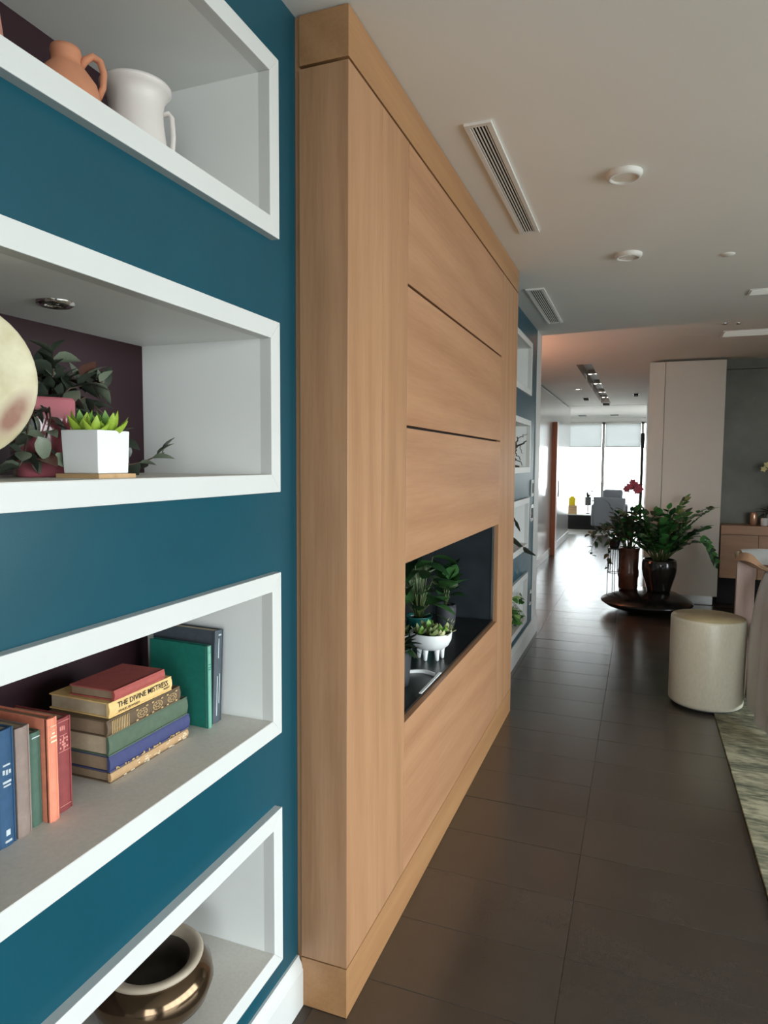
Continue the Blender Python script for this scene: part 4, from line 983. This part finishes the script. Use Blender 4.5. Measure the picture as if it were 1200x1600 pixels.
# oak console
t = thing('oak_console', 'oak sideboard with flush drawers against the grey plaster wall', 'sideboard', (2.0, 8.12, 0))
MB().box((.836, 8.10, .80), (3.6, 8.417, .895)).build('worktop', 'console_oak', t, bevel=.002)
MB().box((.84, 8.13, .315), (3.58, 8.41, .797)).build('body', 'console_oak', t)
for i in range(4):
    x0 = [.838, 1.206, 2.0, 2.8][i]; x1 = [1.203, 1.997, 2.797, 3.59][i]
    MB().box((x0, 8.108, .318), (x1, 8.13, .793)).build('drawer', 'console_oak', t, bevel=.002)
MB().box((.84, 8.3, .002), (3.58, 8.41, .315)).build('recessed_base', 'black_void', t)
# things on the console
t = thing('glass_vase', 'rose gold glass tumbler on the oak sideboard', 'vase', (1.163, 8.22, .8955))
MB().lathe(open_vessel([(.026, 0), (.034, .03), (.037, .08), (.034, .125), (.031, .14)], .003), 28).build('vase_body', 'rose_glass', t, world=False)
t = thing('white_bottle', 'small white bottle with a grey reed on the oak sideboard', 'bottle', (1.262, 8.20, .8955))
MB().lathe([(0, 0), (.032, 0), (.034, .005), (.034, .08), (.03, .085), (0, .085)], 28).build('bottle_body', 'bright_ceramic', t, world=False)
MB().tube([(0, 0, .08), (.004, 0, .15)], .007, 8).build('neck', 'grey_pot', t, world=False)
t = thing('potted_orchid', 'yellow flowered orchid in a white pot on the oak sideboard', 'potted plant', (1.345, 8.25, .8955))
MB().lathe(open_vessel([(.045, 0), (.055, .02), (.06, .13)], .005), 28).build('pot', 'bright_ceramic', t, world=False); MB().lathe([(0, .12), (.055, .12)], 16).build('soil', 'soil', t, world=False)
ol = leaf_mesh('leaf', 'zz_leaf_dark', wid=.32, curl=.5, fold=.2, nu=7); pt = leaf_mesh('petal', 'petal_cream', wid=.8, curl=.15, fold=.1)
for d, s_ in (((-.8, -.3, .8), .2), ((-.7, -.5, .25), .18), ((-.3, -.8, 1.1), .22), ((.5, -.5, .7), .2), ((-.9, .1, .5), .2), ((.2, -.3, 1), .2)): inst('leaf', ol, t, frame_mtx((0, 0, .12), d, Vector((0, 0, 1)), (s_, s_, s_)))
MB().tube([(0, 0, .12), (-.01, -.02, .35), (-.03, -.04, .55), (-.07, -.07, .66), (-.12, -.09, .64)], [.004, .004, .003, .0025, .002], 6).build('stem', 'stem_green', t, world=False)
for p in ((-.09, -.08, .655), (-.05, -.07, .62), (-.12, -.1, .61), (-.02, -.05, .66), (.01, -.05, .58)):
    fl = bpy.data.objects.new('flower', None); COL.objects.link(fl); fl.parent = t; fl.location = p
    for k in range(5): inst('petal', pt, fl, frame_mtx((0, 0, 0), (math.cos(k * 1.257), -.25, math.sin(k * 1.257)), Vector((0, -1, 0)), (.035, .035, .035)))

# ================================================================== planter group in the hall mouth
DX, DY = .10, 7.56
t = thing('planter_dish', 'wide glossy black planter dish standing on the tiles', 'planter', (DX, DY, 0.0005))
MB().lathe([(0, 0), (.16, 0), (.30, .022), (.40, .055), (.455, .092), (.46, .103), (.445, .122), (.39, .16), (.31, .197), (.22, .216), (0, .218)], 72).build('dish_body', 'dish_black', t, world=False)
ZT = .2175
# zz plant
t = thing('zz_plant', 'glossy green zz plant in a black pot on the wide dish', 'potted plant', (.215, 7.56, ZT))
MB().lathe(open_vessel([(.105, 0), (.118, .01), (.12, .03), (.135, .085), (.16, .165), (.172, .235), (.172, .295), (.165, .33), (.158, .34)], .012), 56).build('pot', 'gloss_black', t, world=False)
MB().lathe([(0, .32), (.15, .318)], 28).build('soil', 'soil', t, world=False)
zl = [leaf_mesh('leaf', mm, wid=.62, curl=.15, fold=.15, nu=5) for mm in ('zz_leaf', 'zz_leaf_light', 'zz_leaf_dark')]
rng = random.Random(21)
def zz_stem(t, p0, az, lean, L, droop, n_pairs, ls, start=.3, meshes=zl, wts=(5, 2, 4), r=.007):
    pts = []; p = Vector(p0); d = Vector((math.cos(az) * math.sin(lean), math.sin(az) * math.sin(lean), math.cos(lean))); N_ = 12
    for i in range(N_ + 1):
        pts.append(p.copy()); d = (d + Vector((math.cos(az) * .3, math.sin(az) * .3, -1)) * droop / N_ * (i / N_ * 2)).normalized(); p = p + d * (L / N_)
    st = MB().tube(pts, [r * (1 - .7 * i / N_) for i in range(N_ + 1)], 6).build('stem', 'stem_green', t, world=False)
    for k in range(n_pairs):
        u = start + (1 - start) * (k + .5) / n_pairs; q = u * N_; i = min(int(q), N_ - 1); pp = pts[i].lerp(pts[i + 1], q - i); dd = (pts[i + 1] - pts[i]).normalized()
        side = dd.cross(Vector((0, 0, 1)));
        side = side.normalized() if side.length > .05 else Vector((-math.sin(az), math.cos(az), 0))
        s_ = ls * (1.1 - .45 * abs(u - .55)) * rng.uniform(.85, 1.15)
        for sg in (-1, 1):
            dr = (side * sg + dd * .75 + Vector((0, 0, rng.uniform(0, .25)))).normalized()
            inst('leaf', rng.choices(meshes, wts)[0], st, frame_mtx(pp, dr, (side.cross(dd) * 1 + Vector((rng.uniform(-.3, .3), -.55, .35))).normalized(), (s_, s_, s_), rng.uniform(-.5, .5)))
    inst('leaf', rng.choice(meshes), st, frame_mtx(pts[-1], d, Vector((0, 0, 1)), (ls, ls, ls)))
def zz_path(t, pts, n_pairs, ls):
    P = [Vector(p) for p in pts]
    st = MB().tube(P, [.006 - .0006 * i for i in range(len(P))], 6).build('stem', 'stem_green', t, world=False)
    for k in range(n_pairs):
        q = (len(P) - 1) * (.5 + .5 * (k + .5) / n_pairs); i = min(int(q), len(P) - 2); pp = P[i].lerp(P[i + 1], q - i); dd = (P[i + 1] - P[i]).normalized()
        for sg in (-1, 1):
            sd = Vector((0, sg * .35, 0)) + Vector((.55, 0, .45)) * (1 if sg > 0 else -.35)
            inst('leaf', rng.choice(zl), st, frame_mtx(pp, (sd + dd * .6).normalized(), Vector((.2, -1, .4)), (ls, ls, ls), rng.uniform(-.4, .4)))
    inst('leaf', zl[2], st, frame_mtx(P[-1], (P[-1] - P[-2]).normalized(), Vector((0, -1, 0)), (ls, ls, ls)))
for i in range(22):
    a = i * 2.4 + .4; ln = .08 + .72 * ((i + .5) / 22) ** .8
    zz_stem(t, (.05 * math.cos(a), .05 * math.sin(a), .318), a, ln, rng.uniform(.40, .64), rng.uniform(.2, .9), 6, .108, .2)
zz_stem(t, (.05, -.03, .345), -.25, .5, .70, .6, 9, .085, .35); zz_stem(t, (.03, 0, .345), .2, .42, .72, .95, 9, .08, .35)
zz_path(t, [(.06, -.05, .345), (.20, -.06, .50), (.305, -.06, .60), (.37, -.06, .605), (.43, -.06, .54), (.48, -.06, .44), (.52, -.06, .345)], 8, .075); zz_stem(t, (.0, -.06, .345), -1.2, .25, .56, .3, 7, .09)
zz_stem(t, (.02, .02, .345), .6, .3, .68, .45, 8, .085, .4)
# brown pot with dark foliage and red blooms
t = thing('red_flower_plant', 'brown glazed pot with dark leaves and dusky red blooms beside the zz plant', 'potted plant', (-.09, 7.65, ZT - .008))
MB().lathe(open_vessel([(.085, 0), (.098, .01), (.1, .12), (.108, .14), (.108, .2), (.1, .22), (.104, .40), (.112, .43), (.112, .45)], .01), 44).build('pot', 'brown_glaze', t, world=False)
MB().lathe([(0, .42), (.1, .418)], 24).build('soil', 'soil', t, world=False)
dl = [leaf_mesh('leaf', mm, wid=.42, curl=.35, fold=.2, nu=6) for mm in ('zz_leaf_dark', 'olive_leaf', 'zz_leaf')]
rng = random.Random(31)
for i in range(13):
    a = i * 2.4; ln = .1 + .4 * rng.random()
    zz_stem(t, (.04 * math.cos(a), .04 * math.sin(a), .42), a, ln, rng.uniform(.28, .5), rng.uniform(.1, .6), 5, .105, .25, dl, (4, 4, 1))
pr = leaf_mesh('petal', 'petal_red', wid=.85, curl=.2, fold=.15)
for (x, y, zz), lean_ in (((-.02, -.02, 1.10), 0), ((.015, .0, 1.145), 0), ((.045, .03, 1.12), 0), ((.07, .01, 1.10), 0), ((-.045, .0, 1.075), 0), ((.09, -.01, 1.075), 0), ((.06, -.03, 1.06), 0), ((.025, .02, 1.10), 0)):
    st = MB().tube([(x * .2, y * .2, .42), (x * .4, y * .4, .7), (x * .9, y, .9), (x, y, zz)], .0035, 6).build('stem', 'stem_brown', t, world=False)
    for k in range(6): inst('petal', pr, st, frame_mtx((x, y, zz), (math.cos(k * 1.047), -.3, math.sin(k * 1.047)), Vector((0, -1, 0)), (.042, .042, .042)))
# wire stand with a trailing plant
SXp, SYp = -.235, 7.50
t = thing('wire_plant_stand', 'slim black wire plant stand on the left of the wide dish', 'plant stand', (SXp, SYp, .17))
def dish_z(x, y):
    r_ = math.hypot(x - DX, y - DY); P = ((0, .218), (.22, .216), (.31, .197), (.39, .16), (.445, .122))
    for (r0, z0), (r1, z1) in zip(P, P[1:]):
        if r_ <= r1: return z0 + (z1 - z0) * (r_ - r0) / (r1 - r0)
    return .122
for k in range(8):
    a = k * PI / 4 + .2; x, y = SXp + .062 * math.cos(a), SYp + .062 * math.sin(a)
    MB().tube([(x, y, dish_z(x, y) + .001 if k % 2 == 0 else .39), (x, y, .655)], .004, 6).build('rod', 'black_metal', t)
for zz in (.40, .652):
    MB().tube([(SXp + .062 * math.cos(2 * PI * i / 24), SYp + .062 * math.sin(2 * PI * i / 24), zz) for i in range(25)], .004, 6).build('hoop', 'black_metal', t)
MB().lathe([(0, .652), (.066, .652), (.066, .66), (0, .66)], 28, (SXp, SYp)).build('top_plate', 'black_metal', t)
t = thing('trailing_plant', 'dark trailing plant in a small black pot on the wire stand', 'potted plant', (SXp, SYp, .661))
MB().lathe(open_vessel([(.04, 0), (.05, .01), (.06, .08), (.062, .09)], .005), 28).build('pot', 'gloss_black', t, world=False); MB().lathe([(0, .08), (.054, .08)], 16).build('soil', 'soil', t, world=False)
rng = random.Random(13); tl = [leaf_mesh('leaf', mm, wid=.55, curl=.3, fold=.25) for mm in ('zz_leaf_dark', 'olive_leaf')]
for pts, nl in (([(0, 0, .08), (-.06, -.02, .14), (-.14, -.04, .13), (-.2, -.04, .06), (-.23, -.05, -.02), (-.22, -.05, -.1)], 13), ([(0, 0, .08), (-.05, -.04, .16), (-.12, -.05, .2), (-.2, -.05, .17), (-.26, -.05, .13)], 12), ([(0, 0, .08), (-.03, -.06, .12), (-.06, -.09, .02), (-.055, -.095, -.12), (-.05, -.09, -.22)], 12),
                ([(0, 0, .08), (0, -.02, .2), (-.04, -.02, .3)], 8), ([(0, 0, .08), (.05, -.03, .2), (.08, -.03, .3)], 8), ([(0, 0, .08), (-.08, 0, .2), (-.14, .02, .22)], 8), ([(0, 0, .08), (.06, -.05, .14), (.1, -.07, .12)], 7)):
    vine(t, pts, nl, .07, tl, rng, r=.003, stem='stem_brown')

# ================================================================== the study at the end of the hall
o = MB().box((-1.62, 16.4, .001), (-.62, 16.95, .33)).build('low_cabinet', 'black_void', bevel=.004); 
t = thing('low_console', 'long low black cabinet under the far study window', 'cabinet', (-1.1, 16.65, 0)); o.parent = t; o.location = -t.location; o.name = 'body'
MB().box((-1.64, 16.38, .332), (-.6, 16.97, .355)).build('top_slab', 'white_paint', t)
t = thing('wood_box', 'pale wooden crate on the low black cabinet', 'crate', (-1.52, 16.55, .356))
for a, b in (((-1.63, 16.42, .356), (-1.38, 16.44, .56)), ((-1.63, 16.70, .356), (-1.38, 16.72, .56)), ((-1.63, 16.44, .356), (-1.61, 16.70, .56)), ((-1.40, 16.44, .356), (-1.38, 16.70, .56)), ((-1.61, 16.44, .54), (-1.40, 16.70, .56))): MB().box(a, b).build('crate_board', 'light_wood', t)
t = thing('yellow_canister', 'bright yellow canister on the pale wooden crate', 'canister', (-1.50, 16.55, .561))
MB().lathe([(0, 0), (.07, 0), (.075, .01), (.075, .17), (.07, .18), (0, .18)], 28).build('can_body', 'yellow_box', t, world=False); MB().lathe([(0, .18), (.05, .18), (.05, .21), (0, .212)], 20).build('lid', 'yellow_box', t, world=False)
t = thing('loudspeaker', 'small dark loudspeaker beside the yellow canister', 'speaker', (-1.615, 16.6, .561)); MB().box((-1.64, 16.52, .561), (-1.585, 16.66, .78)).build('case', 'black_metal', t, bevel=.005); MB().lathe([(0, 0), (.022, .001), (.026, .004)], 16).build('cone', 'dark_pot', t, world=False).matrix_local = Matrix.Translation((.003, -.082, .08)) @ Matrix.Rotation(PI / 2, 4, 'X')
t = thing('study_plant', 'grey pot with a spiky plant standing before the far window', 'potted plant', (-1.15, 16.7, .356))
MB().lathe(open_vessel([(.06, .2), (.07, .21), (.075, .4)], .006), 24).build('pot', 'grey_pot', t, world=False); MB().lathe([(0, 0), (.05, 0), (.05, .01), (.012, .015), (.012, .2), (0, .2)], 20).build('pedestal', 'grey_pot', t, world=False); MB().lathe([(0, .38), (.068, .38)], 16).build('soil', 'soil', t, world=False)
rng = random.Random(2); spk = leaf_mesh('leaf', 'spiky_leaf', wid=.2, curl=.4, fold=.2, nu=8)
for i in range(9):
    a = i * 2.4; el = .5 + .1 * i; s_ = rng.uniform(.14, .24); inst('leaf', spk, t, frame_mtx((0, 0, .38), (math.cos(a) * math.cos(el), math.sin(a) * math.cos(el), math.sin(el)), Vector((0, 0, 1)), (s_, s_ * 1.3, s_)))
t = thing('tall_spray', 'thin spray of small leaves rising against the far window', 'plant', (-1.02, 16.75, .356))
MB().lathe(open_vessel([(.03, 0), (.035, .1), (.02, .15), (.022, .17)], .004), 20).build('vase', 'white_ceramic', t, world=False)
for pts, nl in (([(0, 0, .15), (-.05, 0, .5), (-.16, 0, .78)], 3), ([(0, 0, .15), (.0, 0, .6), (.08, 0, .8)], 3), ([(0, 0, .15), (-.2, 0, .4), (-.34, 0, .52)], 3)): vine(t, pts, nl, .08, [tl[0]], rng, r=.003, stem='stem_green')
t = thing('laptop', 'dark grey desk box on the white top of the low cabinet', 'box', (-.98, 16.5, .356)); MB().box((-1.06, 16.42, .356), (-.86, 16.52, .45)).build('case', 'dark_pot', t, bevel=.004); MB().box((-1.05, 16.415, .365), (-.87, 16.42, .44)).build('front_panel', 'grey_pot', t)
t = thing('study_armchair', 'grey upholstered armchair with a cushion in the study', 'chair', (-.62, 15.85, .0015))
MB().box((-.30, -.28, .17), (.32, .32, .42)).build('seat', 'grey_fabric', t, world=False, bevel=.04, seg=3)
MB().prism([(-.31, .17), (.31, .17), (.34, .80), (-.34, .82)], 'y', -.34, -.24).build('backrest', 'grey_fabric', t, world=False, bevel=.03, seg=3)
for s_ in (-1, 1): MB().box((s_ * .30, -.3, .17), (s_ * .38, .34, .64)).build('arm', 'grey_fabric', t, world=False, bevel=.03, seg=3)
MB().box((-.14, -.24, .72), (.27, -.08, .98)).build('cushion', 'grey_fabric', t, world=False, bevel=.05, seg=4)
for sx in (-.26, .26):
    for sy in (-.26, .26): MB().tube([(sx, sy, 0), (sx, sy, .18)], .016, 8).build('leg', 'black_metal', t, world=False)
t = thing('slim_floor_lamp', 'slim dark standing lamp in front of the far window at right', 'lamp', (.02, 14.2, .0005))
MB().lathe([(0, 0), (.12, 0), (.12, .015), (.02, .02)], 24).build('base', 'black_metal', t, world=False); MB().box((-.022, -.022, .015), (.022, .022, 1.9)).build('pole', 'branch_dark', t, world=False); MB().lathe([(.034, 1.86), (.038, 2.15), (0, 2.155)], 20).build('lamp_head', 'black_metal', t, world=False)
